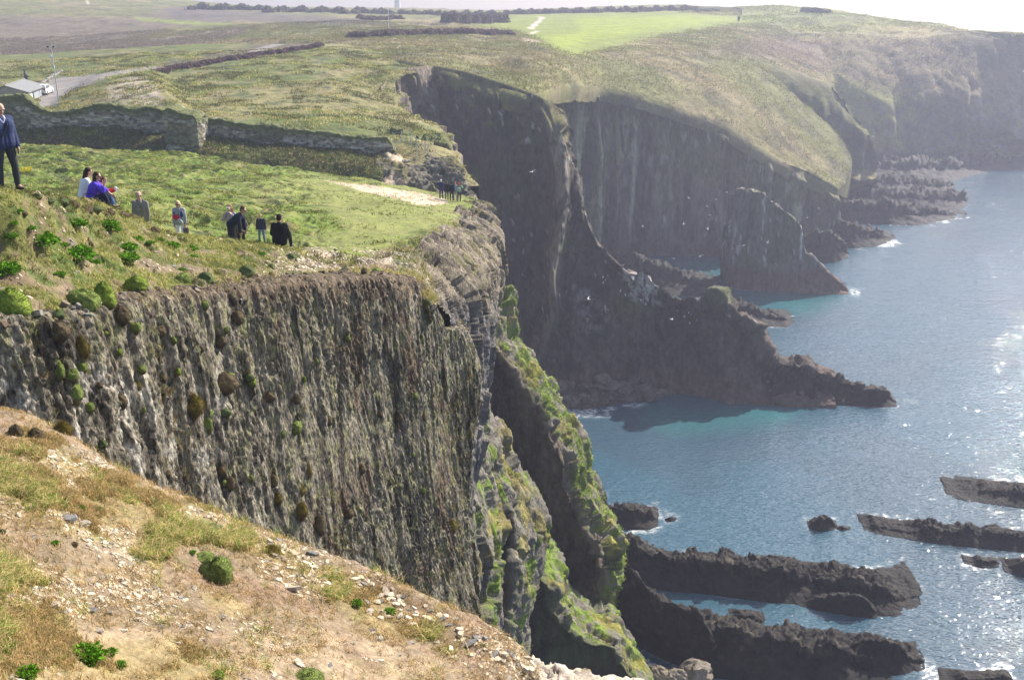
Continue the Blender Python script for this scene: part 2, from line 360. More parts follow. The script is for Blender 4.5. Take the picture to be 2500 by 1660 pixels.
# ---------- buttress of the headland below the far group
C = [
 pr([(975,676,34),(1020,612,48),(1055,572,62),(1095,532,78),(1130,500,91),(1120,484,101),(1100,470,112)]),
 pr([(1000,688,34.4),(1050,625,48),(1085,580,62),(1120,545,78),(1153,502,91),(1141,487,101),(1120,475,112)]),
 pr([(1055,722,35.6),(1105,665,48),(1140,620,62),(1172,575,77),(1188,520,90),(1170,502,104),(1150,500,116)]),
 pr([(1095,770,37),(1150,735,48),(1190,690,60),(1212,630,75),(1219,572,89),(1205,560,104),(1180,560,118)]),
 pr([(1120,870,39),(1168,850,48),(1196,790,58),(1210,730,72),(1219,660,86),(1212,680,104),(1190,680,118)]),
 pr([(1130,960,41),(1160,950,48),(1180,905,58),(1190,860,68),(1195,800,82),(1190,800,104),(1170,800,118)])]
C.append([p+np.array((-1,0,-9)) for p in C[-1]]); C.append([p+np.array((-2,0,-22)) for p in C[-1]])
def d_rock(A, s, ax=(1, 1, .5), sc=1.0):
    def f(g, n):
        a = A*(.6*fbm(g, .12*sc, 3, s)+.75*facet(g, .22*sc, s+1, ax)+.4*facet(g, .6*sc, s+2, ax)+.2*facet(g, 1.7*sc, s+3, ax)+.09*facet(g, 4.5*sc, s+4))
        return nz(g, n, a)
    return f
def c_but(g, n, px, py):
    c = base(g, (.23,.19,.14)); c = mixc(c, (.085,.07,.058), ss(fbm(g, .8, 4, 81, (1, 1, .5), .65), .0, .35))
    c = mixc(c, (.34,.29,.22), ss(fbm(g, 1.4, 3, 82), .15, .45)*.5)
    c = mixc(c, OLIVE*.85, ss(fbm(g, .5, 4, 83), .0, .3)*ss(np.abs(n[..., 2]), .2, .7)); 
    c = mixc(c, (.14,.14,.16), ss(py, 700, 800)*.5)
    return c
patch('cliff', C, .12, .12, M_dark, d_rock(.75, 84), c_but, label='weathered buttress below the headland rim', key='buttress')

# ---------- fins of rock falling to the sea (rows run from the ridge line round to the shaded face)
def fin(name, line, inner, dY, leftpx, leftY, mat, s, A, res, green, label, key, steps=None, cc=(.14,.11,.085)):
    L0 = pr([(a, b, c) for a, b, c in line])
    back2 = [p+np.array((-2, 16, -4.)) for p in L0]; back = [p+np.array((.5, 5, -1.0)) for p in L0]
    d2 = pr([(a-inner, b+4, c-dY) for a, b, c in line]); d3 = pr([(a-inner*1.7, b+6, c-dY+.6) for a, b, c in line])
    d4 = pr([((a-inner*1.7+leftpx)/2, b+10, (c-dY+leftY)/2) for a, b, c in line]); d5 = pr([(leftpx, b+10, leftY) for a, b, c in line])
    def cf(g, n, px, py):
        c = base(g, cc); c = mixc(c, (.07,.055,.045), ss(fbm(g, .7, 4, s+5, (1, 1, .4)), 0, .35)); c = mixc(c, (.11,.10,.045), ss(fbm(g, .6, 4, s+6), .05, .4)*.7)
        v = np.linspace(0, 1, g.shape[0])[:, None]+np.zeros(g.shape[:2])
        sil = np.interp(py+14*fbm(g, .8, 3, s+11), [q[1] for q in line], [q[0] for q in line]); strip = ss(px+inner*.5*fbm(g, .5, 3, s+12), sil-inner*1.0, sil-inner*.35) ; c = mixc(c, (.20,.18,.15), strip*.8)
        c = mixc(c, (.15,.21,.03), strip*ss(fbm(g, .9, 5, s+7, (1, 1, .7), .7), -.12+.25*(1-green), .08+.25*(1-green)))
        c = mixc(c, (.25,.21,.05), strip*ss(fbm(g, .5, 3, s+8), .1, .35)*.7)
        return c
    # resample rows evenly so that v marks the strip
    patch(name, [back2, back, L0, d2, d3, d4, d5], res, res, mat, d_rock(A, s, (1, 1, .45)), cf, label=label, key=key)
fin('cliff', [(1195,600,98),(1213,681,96),(1234,738,95),(1240,820,94),(1283,885,93),(1344,975,92),(1389,1056,91),(1421,1138,90.5),(1419,1179,90),(1436,1211,90),(1460,1280,89),(1494,1319,88.5),(1507,1378,88),(1508,1420,87),(1504,1469,86.5),(1507,1524,86),(1512,1580,86),(1514,1620,84)],
    42, 3.6, 1020, 97, M_dark, 101, 1.5, .18, 1.0, 'long green edged rock fin falling to the sea', 'finD')
fin('cliff', [(1150,1040,61),(1172,1081,61),(1201,1108,61),(1206,1152,61),(1240,1206,61),(1275,1268,61),(1300,1320,61),(1297,1364,60),(1296,1450,59),(1274,1537,58),(1262,1600,57),(1250,1760,55)],
    46, 3.2, 1040, 56, M_dark, 121, 1.0, .12, .35, 'grey fin with bright green moss beside the near cliff', 'finE', cc=(.12,.11,.095))
fin('cliff', [(1128,1170,48),(1150,1200,48),(1172,1250,48),(1188,1320,48),(1200,1400,47.5),(1190,1480,47),(1182,1560,46),(1170,1700,44)],
    36, 2.2, 1050, 44, M_dark, 141, .8, .1, .3, 'small rock rib at the foot of the near cliff', 'finE2', cc=(.12,.11,.095))
fin('cliff', [(1283,1310,76),(1303,1354,75),(1327,1388,75),(1371,1436,74),(1360,1463,74),(1373,1490,74),(1411,1534,74),(1474,1570,74),(1520,1575,74),(1562,1641,73),(1600,1700,72),(1640,1800,70)],
    30, 1.2, 1180, 74, M_dark, 161, 1.0, .15, 1.0, 'low shaded ridge above the pebble cove', 'finF', cc=(.10,.11,.05))

# ---------- wall bank, rocky end of the wall
bank = [pr([(-300,372,108),(30,372,107.5),(264,378,107),(430,388,106),(600,412,104.5),(800,440,103.5),(930,458,102.5)]),
        pr([(-300,345,109),(30,345,108.5),(264,350,108),(430,360,107.5),(600,378,106.5),(800,403,105.5),(935,420,104.5)]),
        pr([(-300,318,110),(30,318,110),(264,318,110),(430,334,110),(600,349,109.5),(800,371,109),(940,388,108)]),
        pr([(-300,300,114),(30,300,114),(264,300,114),(430,315,114),(600,330,114),(800,350,113),(940,362,112)])]
def c_bank(g, n, px, py):
    c = base(g, (.09,.10,.035)); c = mixc(c, (.14,.11,.06), ss(fbm(g, .7, 3, 171), 0, .35)); c = mixc(c, (.15,.17,.04), ss(fbm(g, .5, 3, 172), .1, .35)); return c
patch('bank', bank, .18, .14, M_field, lambda g, n: nz(g, n, .35*fbm(g, .5, 3, 173)+.2*ridge(g, 1.6, 3, 174)), c_bank, label='shaded grassy bank below the ruined wall', key='bank')
Q = [pr([(900,462,101),(980,474,100.5),(1060,484,100),(1120,492,99.5),(1142,492,99.3)]),
     pr([(912,440,102.5),(980,452,102.5),(1050,462,102),(1105,470,101.5),(1140,462,101.5)]),
     pr([(915,410,105),(985,410,106),(1050,420,105),(1100,420,104.5),(1139,432,103.5)]),
     pr([(925,370,110),(990,375,111),(1040,385,110),(1080,385,109),(1116,402,108)]),
     pr([(950,338,115),(1000,348,117),(1040,350,117),(1075,355,116),(1093,368,114)]),
     pr([(950,325,121),(1000,328,123),(1040,330,123),(1065,330,122),(1080,338,121)])]
for r_ in Q: r_.append(r_[-1]+np.array((.7,1,-3.5))); r_.append(r_[-1]+np.array((.5,2,-12)))
def c_q(g, n, px, py):
    c = base(g, (.20,.175,.13)); c = mixc(c, (.10,.09,.07), ss(fbm(g, .9, 4, 181), 0, .3)); c = mixc(c, OLIVE, ss(fbm(g, .35, 3, 182), .0, .3)*.8)
    w = 8*fbm(g, .5, 3, 71)
    for q in ([(925,450),(950,430),(985,438),(1000,450),(960,462)],[(950,418),(975,420),(980,440),(955,440)],[(945,372),(990,380),(1000,400),(960,395)]): c = mixc(c, SAND*.95, poly(px+w, py+w, q, 4))
    c = mixc(c, (.13,.14,.045), ss(365-py, 0, 25)); return c
patch('rocky_bank', Q, .16, .16, M_dark, d_rock(1.0, 184), c_q, label='eroded rocky end of the bank beside the cliff edge', key='rocky')

# ---------- green rise beyond the wall
I = [[W(-300,111,46.2),W(100,111,46.2),W(350,111,46.2),W(600,111,46),W(860,111,45.5),P(1136,445,103.5)],
 [W(-300,122,47.5),W(100,122,47.5),W(350,122,48),W(600,120,47.9),W(860,118,47.3),P(1093,368,113)],
 [W(-300,142,47.6),W(100,142,47.6),W(350,140,48.3),W(600,140,48.3),W(840,138,47.6),P(1056,306,135)],
 [W(-300,170,47.8),W(100,170,48),W(350,168,48.9),W(600,165,49.3),W(800,162,49.2),P(975,265,151)],
 [W(-300,205,48.6),W(100,205,49),W(350,200,49.8),W(600,195,50.3),W(800,185,50.2),P(950,200,166)],
 [W(-300,240,47.5),W(100,240,48.5),W(350,235,50.2),W(600,230,51),W(850,215,51.2),P(1000,170,180)],
 [W(-300,300,44),W(100,290,44.5),W(350,280,47),W(600,270,49),W(850,250,50.5),W(1100,230,49.5)]]
for k, r_ in enumerate(I):
    if k < 5: r_.append(r_[-1]+np.array((1.0,1.5,-3))); r_.append(r_[-1]+np.array((.5,2,-34)))
    else: r_.append(r_[-1]+np.array((1,3,-1))); r_.append(r_[-1]+np.array((1,4,-2)))
def d_hill(g, n):
    v = np.linspace(0, 1, g.shape[1])[None, :]
    a = .22*ridge(g, .55, 3, 191)*ss(fbm(g, .06, 2, 192), -.4, .3)+.5*fbm(g, .07, 3, 193)
    px, py = proj(g); road = poly(px, py, ROAD, 14); mnd = poly(px, py, [(150,270),(230,205),(290,180),(360,185),(420,230),(450,290),(300,290)], 40)*(1-ss(g[..., 1], 165, 175))
    a = a*(1-road)
    g = g.copy(); g[..., 2] += a+2.2*mnd; rock = ss(-np.abs(n[..., 2]), -.75, -.3)
    g = nz(g, n, rock*1.1*facet(g, .4, 194, (1, 1, .4))); return g
ROAD = [(100,215),(125,192),(205,186),(300,172),(392,161),(385,166),(300,182),(235,198),(195,214),(170,225),(148,240),(140,262),(95,262)]
ROAD2 = [(600,128),(640,115),(690,103),(705,105),(650,122),(610,132)]
def c_hill(g, n, px, py):
    c = base(g, (.125,.145,.04)); c = mixc(c, (.23,.20,.085), ss(fbm(g, .05, 4, 195), -.05, .3)*.85); c = mixc(c, (.065,.085,.03), ss(fbm(g, .5, 4, 196), .12, .4)*.85)
    c = mixc(c, (.24,.19,.10), ss(fbm(g, .22, 4, 197), .15, .45)*.6)
    w = 4*fbm(g, .3, 3, 198)
    c = mixc(c, (.36,.30,.24), poly(px+w*2, py+w, [(265,250),(262,215),(300,190),(345,185),(375,205),(400,240),(395,262),(330,262)], 10)*ss(fbm(g, 1.5, 3, 199), -.3, .25)*(1-ss(g[..., 1], 170, 180)))
    c = mixc(c, (.12,.095,.07), poly(px+w*3, py+w, [(380,168),(430,148),(560,125),(700,90),(900,75),(1080,55),(1200,85),(1000,92),(830,100),(700,125),(560,150),(400,172)], 7)*.85)
    c = mixc(c, (.27,.24,.22), poly(px, py, ROAD, 3)); c = mixc(c, (.26,.23,.21), poly(px, py, ROAD2, 2))
    rock = ss(-np.abs(n[..., 2]), -.72, -.35); c = mixc(c, (.17,.14,.11), rock); return c
patch('hillside', I, .45, .45, M_hill, d_hill, c_hill, label='grassy rise beyond the ruined wall', key='rise')

# ---------- upper hills and golf course
U = [
 pr([(-300,195,228),(100,190,228),(350,170,228),(600,152,225),(850,142,207),(1060,166,183),(1178,204,177),(1300,234,171),(1380,215,205),(1460,212,234),(1533,224,239),(1659,265,244),(1757,307,249),(1880,385,254),(2042,460,259)]),
 pr([(-300,160,270),(100,155,270),(350,140,265),(600,120,260),(850,105,245),(1080,135,215),(1200,155,215),(1320,155,215),(1400,160,235),(1480,170,255),(1600,190,259),(1740,230,264),(1850,285,268),(1960,370,272),(2060,440,268)]),
 pr([(-300,120,330),(100,112,330),(350,100,325),(600,85,320),(850,75,300),(1080,92,275),(1200,105,265),(1340,112,265),(1420,128,272),(1500,128,285),(1620,130,295),(1780,160,305),(1880,215,305),(1960,290,302),(2040,360,296)]),
 pr([(-300,60,430),(100,50,430),(350,45,430),(600,45,420),(850,45,400),(1080,50,400),(1200,58,400),(1340,60,400),(1420,58,400),(1500,58,400),(1620,58,400),(1780,75,390),(1880,110,380),(1950,170,360),(2000,220,345)]),
 pr([(-300,-60,650),(100,-40,650),(350,-8,640),(600,14,620),(850,22,620),(1080,25,620),(1222,27,620),(1340,24,620),(1420,20,620),(1491,18,620),(1620,14,620),(1757,20,600),(1868,19,560),(1933,19,540),(1990,26,520)])]
for k, r_ in enumerate(U): r_.append(r_[-1]+(np.array((9,12,-5.)) if k > 1 else np.array((.4,1.5,-1.)))); r_.append(r_[-1]+(np.array((8,22,-16.)) if k > 1 else np.array((.3,3,-4.))))
U.insert(0, [p+np.array((-.5,-1.0,-3.0)) for p in U[0]])
U.append([p+np.array((0,120,-7)) for p in U[-1]]); U.append([p+np.array((0,600,-30)) for p in U[-2]])
FAIR = [(1250,40),(1330,30),(1640,28),(1900,45),(1860,55),(1760,62),(1620,85),(1480,120),(1395,136),(1330,110),(1290,88),(1240,72),(1080,40),(1200,30)]
def d_up(g, n):
    Y = g[..., 1]; px, py = proj(g); f = poly(px, py, FAIR, 14)
    a = (1.1*fbm(g, .035, 3, 201)+.5*ridge(g, .12, 3, 202)+.18*fbm(g, .5, 3, 203))*(1-.85*f)
    b = poly(px, py, [(180,40),(420,35),(420,60),(180,70)], 15)*2
    g = g.copy(); g[..., 2] += a*ss(Y, 150, 220); return g
def c_up(g, n, px, py):
    w = 9*fbm(g, .06, 3, 205); w2 = 4*fbm(g, .08, 3, 206)
    c = base(g, (.15,.15,.05)); c = mixc(c, (.235,.19,.10), ss(fbm(g, .03, 4, 207, (1, 1, 1), .6), -.15, .3)*.85); c = mixc(c, (.09,.085,.045), ss(fbm(g, .16, 4, 208), .08, .4)*.7)
    c = mixc(c, (.145,.115,.08), poly(px+w, py+w2, [(-900,55),(60,40),(330,45),(420,15),(560,25),(520,60),(420,70),(330,100),(640,60),(560,95),(430,130),(330,140),(150,160),(-900,175)], 6)*.9)
    c = mixc(c, (.12,.10,.085), poly(px+w, py+w2, [(400,22),(620,28),(820,42),(960,62),(760,60),(560,52),(430,52)], 5)*.85)
    c = mixc(c, (.20,.24,.045), poly(px+w, py+w2, [(330,44),(480,52),(560,60),(480,62),(350,52)], 4)*.9)
    c = mixc(c, (.18,.215,.025), poly(px+w*1.0, py+w2*1.0, FAIR, 13)); c = mixc(c, (.23,.28,.02), poly(px+w, py+w2, [(1400,45),(1700,40),(1800,48),(1600,72),(1450,100),(1380,115),(1330,95),(1420,75)], 9)*.8)
    c = mixc(c, (.15,.11,.085), poly(px+w, py+w2, [(1900,90),(2600,90),(2600,330),(2350,250),(2100,205),(1950,150),(1700,130),(1800,105)], 24)*.7); c = mixc(c, (.06,.055,.045), ss(fbm(g, .07, 4, 209), .12, .4)*.5*ss(px, 1850, 2000))
    for q in ([(1288,70),(1300,60),(1318,47),(1310,40),(1330,43),(1322,52),(1308,66),(1300,73)],[(1290,82),(1312,75),(1318,77),(1300,84)],[(1275,96),(1315,103),(1312,106),(1272,99)],[(1520,27),(1590,25),(1622,21),(1628,23),(1600,28),(1530,29)],[(208,2),(216,2),(218,13),(211,11)]): c = mixc(c, (.50,.42,.36), poly(px, py, q, 1.6))
    return c
patch('hills', U, 1.1, 1.3, M_hill, d_up, c_up, sm=.6, label='hazy green and brown hills with a mown golf course', key='up')
L2 = [pr([(1700,120,335),(1850,150,333),(1960,180,330),(2023,209,326),(2050,241,322),(2090,295,319),(2131,350,318),(2143,390,318)]),
      pr([(1700,200,312),(1850,250,312),(1930,290,312),(1985,320,312),(2030,350,312),(2075,385,312),(2118,410,314),(2142,415,316)]),
      pr([(1700,300,304),(1850,340,304),(1925,380,305),(1985,410,306),(2035,428,306),(2080,440,307),(2120,445,310),(2142,440,314)]),
      [Z(1700,500,-1),Z(1850,490,-1),Z(1925,490,-1),Z(1985,490,-1),Z(2035,488,-1),Z(2080,484,-1),Z(2120,476,-1),Z(2148,466,-1)]]
L2.insert(0, [p+np.array((4,30,-25)) for p in L2[0]])
def c_l2(g, n, px, py):
    c = c_up(g, n, px, py); c = mixc(c, (.12,.10,.08), ss(-np.abs(n[..., 2]), -.5, -.25)*.9); return c
def d_far(A, s, sc=1.0):
    def f(g, n):
        st = ss(-np.abs(n[..., 2]), -.9, -.5)
        a = A*(.5*fbm(g, .04*sc, 3, s)+st*.9*ridge(g, .075*sc, 3, s+1, (1, 1, .15))+st*.5*facet(g, .2*sc, s+3, (1, 1, .3))+.2*ridge(g, .3*sc, 3, s+2, (1, 1, .4)))
        g = g.copy(); hh = st*ss(g[..., 2], 0, 8); g[..., 1] -= hh*(saw(g, 22*sc, 3.5*A, s+7, .35)+saw(g, 7*sc, 1.1*A, s+9, .35))
        return nz(g, n, a)
    return f
patch('headland', L2, 1.0, 1.0, M_hill, d_far(2.0, 213), c_l2, label='second grassy spur running down to the ledges', key='L2')
Mr = [pr([(1800,18,560),(1933,19,530),(2023,26,505),(2117,42,490),(2191,53,480),(2285,56,470),(2330,74,455),(2424,81,440),(2500,89,430),(2800,120,430)]),
      pr([(1800,75,440),(1909,77,435),(2000,79,432),(2090,82,430),(2160,86,428),(2239,90,425),(2307,82,425),(2400,90,420),(2500,110,415),(2800,150,415)]),
      pr([(1800,150,405),(1950,165,402),(2040,180,400),(2109,209,397),(2199,250,393),(2250,225,395),(2321,232,396),(2361,262,395),(2500,330,393),(2800,380,400)]),
      [Z(1800,420,3),Z(1950,410,3),Z(2040,400,3),Z(2109,396,3),Z(2199,390,3),Z(2250,386,3),Z(2321,374,3),Z(2361,372,3),Z(2500,368,3),Z(2800,380,3)]]
Mr.append([p+np.array((0,-15,-6)) for p in Mr[-1]]); Mr.insert(0, [p+np.array((0,250,-20)) for p in Mr[0]])
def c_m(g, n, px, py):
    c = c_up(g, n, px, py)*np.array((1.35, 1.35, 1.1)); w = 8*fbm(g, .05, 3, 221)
    c = mixc(c, (.17,.19,.06), poly(px+w, py+w*.4, [(1800,10),(2300,50),(2310,70),(2190,60),(2060,48),(1900,70),(1800,90)], 5)*.7)
    c = mixc(c, (.36,.33,.20), np.exp(-((py-np.interp(px, [1900,2090,2239,2307], [78,82,90,82]))/1.6)**2)*(px < 2320)*.7)
    rk = ss(-np.abs(n[..., 2]), -.5, -.25)*ss(py, 215, 260)*.9; c = mixc(c, (.16,.135,.11), rk); c = mixc(c, (.36,.32,.26), rk*ss(ridge(g, .09, 3, 229, (1, .4, .12)), .5, .85)*.7); return c  # bare rock on the steep face, with sunlit rib edges painted pale
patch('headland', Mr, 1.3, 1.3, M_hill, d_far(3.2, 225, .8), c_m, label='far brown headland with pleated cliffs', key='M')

# ---------- dark cliff of the inlet running out as a low ridge
cr = [(925,214,160),(962,175,175),(1057,166,183),(1148,184,179),(1237,213,174),(1324,246,169),(1372,320,168),(1396,427,167),(1405,470,166),(1437,560,165),(1479,613,164),(1530,658,163),(1573,660,162),(1607,712,161),(1638,733,160),(1714,735,159),(1749,716,158),(1782,757,157),(1839,800,156.5),(1846,826,156),(1884,880,155),(1950,893,155),(1976,908,154),(2040,930,153.5)]
bs = [(1120,940),(1170,945),(1200,950),(1240,955),(1270,960),(1310,965),(1350,975),(1390,985),(1420,985),(1460,978),(1500,968),(1530,965),(1560,960),(1600,958),(1640,958),(1690,960),(1720,963),(1750,972),(1780,979),(1829,980),(1870,983),(1920,986),(1980,988),(2040,990)]
t0 = pr(cr); b0 = [Z(a, b, .2) for a, b in bs]
def lerp(a, b, t, off=(0, 0, 0)): return [x*(1-t)+y*t+np.array(off) for x, y in zip(a, b)]
J = [[p+np.array((6,22,0)) if k > 6 else p+np.array((0,9,-1)) for k, p in enumerate(t0)], [p+np.array((.5,1.3,-.2)) for p in t0], t0, lerp(t0, b0, .15, (0, 2.0, 0)), lerp(t0, b0, .5, (0, 3, 0)), lerp(t0, b0, .85, (0, 1.5, 0)), b0, [p+np.array((0,-1.5,-3)) for p in b0]]
for k in range(7, len(t0)): J[0][k][2] = -2
SPINE = [(1322,262),(1368,300),(1392,420),(1378,560),(1362,640),(1350,760),(1312,880),(1296,860),(1330,740),(1338,620),(1350,520),(1352,420),(1335,330)]
def d_j(g, n):
    st = ss(-np.abs(n[..., 2]), -.95, -.6)
    a = 1.5*fbm(g, .05, 3, 231)+st*1.6*facet(g, .10, 232, (1, .6, .3))+1.0*facet(g, .3, 233, (1, 1, .45))+.5*facet(g, .8, 234, (1, 1, .6))+.22*facet(g, 2.2, 235)
    h = ss(g[..., 2], -1, 6); v = ss(g[..., 2].max(0)[None]-g[..., 2], .2, 2.5); v[:np.argmax(g[:, 0, 2])] = 0; v = np.maximum(v, ss(g[..., 0], 4, 8))
    px, py = proj(g); sp = poly(px+10*fbm(g, .15, 2, 268), py, SPINE, 16)
    g = g.copy(); g[..., 1] -= 5.5*sp*v; g[..., 1] -= (saw(g, 17, 5.0, 261)+saw(g, 5, 1.6, 263))*v*h*(1-.6*ss(g[..., 0], 20, 30))
    return nz(g, n, a*(.35+.65*h)*v-.3*(1-v))
def c_j(g, n, px, py):
    c = base(g, (.10,.078,.066)); c = mixc(c, (.05,.04,.038), ss(fbm(g, .22, 4, 235, (1, 1, .4), .6), -.05, .35)); c = mixc(c, (.085,.095,.04), ss(fbm(g, .1, 4, 236), -.05, .3)*ss(g[..., 2], 8, 14)*(1-.4*ss(g[..., 2], 40, 44)))
    c = mixc(c, (.30,.235,.18), (1-ss(px, 1040, 1085))*(1-ss(py, 380, 430))*ss(ridge(g, .5, 3, 260, (1, 1, .15)), -.3, .5)*.85)  # inlet headwall coloured lighter, as if sunlit
    c = mixc(c, (.35,.32,.26), ss(fbm(g, .5, 3, 237, (1, 1, .35)), .18, .4)*(poly(px, py, [(1320,240),(1370,300),(1420,430),(1445,560),(1400,560),(1370,430),(1330,330)], 14)))  # pale patches paint sunlight along the right edge of the face
    wj = 9*fbm(g, .2, 3, 269); c = mixc(c, (.26,.235,.16), poly(px+wj, py, SPINE, 12)*ss(fbm(g, .6, 4, 270, (1, 1, .4)), -.25, .2)); c = mixc(c, (.20,.18,.17), poly(px+wj*2, py+wj, [(1392,690),(1430,700),(1490,770),(1500,800),(1420,815),(1395,760)], 14)*ss(fbm(g, .9, 4, 271), -.1, .25))  # spine painted lighter as if sunlit; grey scree patch beside it
    sp = poly(px, py, [(1530,655),(1600,680),(1615,745),(1560,735),(1515,720),(1520,680)], 10)      # guano on the nesting ledges
    c = mixc(c, (.62,.60,.56), np.clip(sp*ss(fbm(g, 1.1, 3, 238, (1, 1, .5)), -.1, .3)+ss(fbm(g, 1.1, 3, 239, (1, 1, .4)), .52, .62)*ss(g[..., 2], 8, 12)*.7, 0, 1))
    c = mixc(c, (.14,.095,.075), ss(5-g[..., 2]+1.5*fbm(g, .3, 3, 240), 0, 2)*.8)
    c = mixc(c, OLIVE, ss(n[..., 2]*0+ss(np.abs(n[..., 2]), .4, .8), .3, .8)*ss(g[..., 2], 30, 40)); return c
patch('cliff', J, .26, .26, M_dark, d_j, c_j, sm=.35, label='tall dark cliff of the inlet ending in a low ridge', key='J')
# ---------- columned cliffs behind
kt = [(1325,165,214),(1345,178,222),(1385,190,228),(1421,190,233),(1460,212,236),(1495,218,238),(1533,224,240),(1570,237,241),(1603,257,242),(1659,265,244),(1709,281,247),(1757,307,249),(1810,348,251),(1855,377,253),(1915,398,255),(1975,420,257),(2042,462,259)]
kb = [(1330,645),(1365,642),(1400,640),(1430,636),(1460,632),(1490,630),(1520,628),(1560,627),(1600,626),(1650,625),(1700,624),(1750,622),(1800,618),(1860,612),(1920,606),(1985,600),(2052,590)]
t0 = pr(kt); b0 = [Z(a, b, .2) for a, b in kb]
K = [[p+np.array((0,8,-1)) for p in t0], t0, lerp(t0, b0, .12, (0, 1.5, 0)), lerp(t0, b0, .5, (0, 2, 0)), b0, [p+np.array((0,-2,-3)) for p in b0]]
for r_ in K: r_.append(r_[-1]+np.array((1.5,5,-1.5))); r_.append(r_[-1]+np.array((1,22,-3.)))
def d_k(g, n):
    px, py = proj(g); col = poly(px, py, [(1240,100),(1600,220),(1600,800),(1240,800)], 60)
    a = 1.6*fbm(g, .05, 3, 241)+(1.2+2.6*col)*ridge(g, .11, 2, 242, (1, .5, .04))+(1.0+.5*col)*facet(g, .3, 243, (1, 1, .1))+.5*facet(g, .9, 244, (1, 1, .25))
    v = ss(g[..., 2].max(0)[None]-g[..., 2], .1, 3.0)
    g = g.copy(); g[..., 1] -= v*(saw(g, 15, 6.5, 265, .1)+saw(g, 4.5, 2.0+1.2*col, 267, .1))*ss(g[..., 2], -1, 8)
    return nz(g, n, a*(.25+.75*v))
def c_k(g, n, px, py):
    c = base(g, (.17,.145,.12)); c = mixc(c, (.055,.048,.046), ss(fbm(g, .25, 4, 245, (1, 1, .10), .6), -.05, .3)); c = mixc(c, (.30,.28,.13), ss(fbm(g, .2, 3, 246, (1, 1, .06)), .05, .3)*.8*(.3+.7*poly(px, py, [(1330,150),(1600,240),(1560,640),(1330,640)], 30)))
    c = mixc(c, (.50,.47,.33), ss(ridge(g, .12, 3, 249, (1, .4, .05)), .55, .8)*.8)  # pale bands paint sunlight on the rib edges
    rel = g[..., 2]/(g[..., 2].max(0)[None]+1e-6); c = mixc(c, (.17,.155,.07), ss(rel+.5*fbm(g, .07, 5, 247, (1, 1, .6), .65)-.16*ss(-px, -1600, -1540), .60, .78)*.9)
    c = mixc(c, (.42,.40,.36), ss(fbm(g, .7, 3, 248, (1, 1, .3)), .35, .5)*.5); c = mixc(c, (.15,.09,.075), ss(5-g[..., 2], 0, 3)*.7); return c
patch('cliff', K, .38, .45, M_dark, d_k, c_k, sm=.35, label='columned cliffs behind the sea stack', key='K')
# ---------- the sea: one sheet to the horizon, with foam where it breaks on rock
SHORE = []          # sample points of waterlines, filled by the rocks below
def reef_rows(crest, base_, depth=3.0, z0=0.0, under=2.0):
    """crest and base as frame bearings; base points lie on the water, crest stands behind them"""
    n = 2+max(len(crest), len(base_))
    def rs(a, n):
        a = np.array(a, float); d = np.r_[0, np.cumsum(np.hypot(np.diff(a[:, 0]), np.diff(a[:, 1])))]; d /= d[-1]
        u = np.linspace(0, 1, n); return np.stack([np.interp(u, d, a[:, 0]), np.interp(u, d, a[:, 1])], 1)
    c = rs(crest, n*2); b = rs(base_, n*2)
    B = [Z(x, y, z0) for x, y in b]; T = []
    for (x, y), p in zip(c, B): T.append(P(x, y, p[1]+depth*.35))
    for t in T: t[2] = max(t[2], z0+.15)
    T2 = [t+np.array((.2, depth*.55, -.25*(t[2]-z0))) for t in T]
    bk = [t+np.array((.3, depth*.95, 0.)) for t in T]
    for p in bk: p[2] = z0-.1
    b2 = [p+np.array((.4, 1.2, 0)) for p in bk]
    for p in b2: p[2] = -under
    f2 = [p+np.array((0, -.6, -under)) for p in B]
    rows = [f2, B, lerp(B, T, .5, (0, .1*depth, 0)), T, T2, bk, b2]
    for r_ in rows:                                   # close both ends
        a, e = np.array(r_[0]), np.array(r_[-1]); m0 = (B[0]+bk[0])/2; m1 = (B[-1]+bk[-1])/2
        s0 = m0*.75+a*.25+np.array((-.3, 0, 0)); s1 = m1*.75+e*.25+np.array((.3, 0, 0)); s0[2] = min(a[2], -.2); s1[2] = min(e[2], -.2)
        r_.insert(0, s0); r_.append(s1)
    SHORE.extend([p[:2] for p in B[::1]]); SHORE.extend([p[:2] for p in bk[::2]])
    return rows
def c_reef(s, base_c=(.026,.021,.017)):
    def f(g, n, px, py):
        c = base(g, base_c); c = mixc(c, (.012,.010,.010), ss(fbm(g, .6, 4, s), -.1, .3)); c = mixc(c, (.085,.07,.05), ss(fbm(g, .8, 3, s+1), .15, .4)*ss(g[..., 2], 1.0, 2.5)*.7)
        c = mixc(c, (.018,.016,.014), 1-ss(g[..., 2], .1, .6)); return c
    return f
def d_reef(A, s):
    def f(g, n):
        q = g@np.array([[.94,.34,0],[-.34,.94,0],[0,0,1.]])
        blk = facet(q, .42, s, (1, .35, .03), .5)+.55*facet(q, 1.0, s+4, (1, .5, .03), .5)
        top = ss(g[..., 2]-.5*g[..., 2].max(0)[None], -.3, .8)
        a = A*(.30+.70*top)*(.6*facet(q, .45, s+1, (1, 1.5, .4), 1.2)+.6*facet(q, 1.0, s+2, (1, 1, .6), 1.6)+.3*facet(q, 3, s+3))
        h = .35+.65*ss(g[..., 2], -.5, 1.5)
        gg = nz(g, n, a*h); gg[..., 2] += h*A*(.1+.9*top)*(1.25*(blk-.3))
        return gg
    return f
def reef(name, crest, base_, depth, A, res, s, label, cat='rock', group=None):
    o = patch(name, reef_rows(crest, base_, depth), res, res, M_reef, d_reef(A, s), c_reef(s+20), sm=.2, label=label, cat=cat, kind=None, key=name+str(s), flip=True, group=group)
    return o
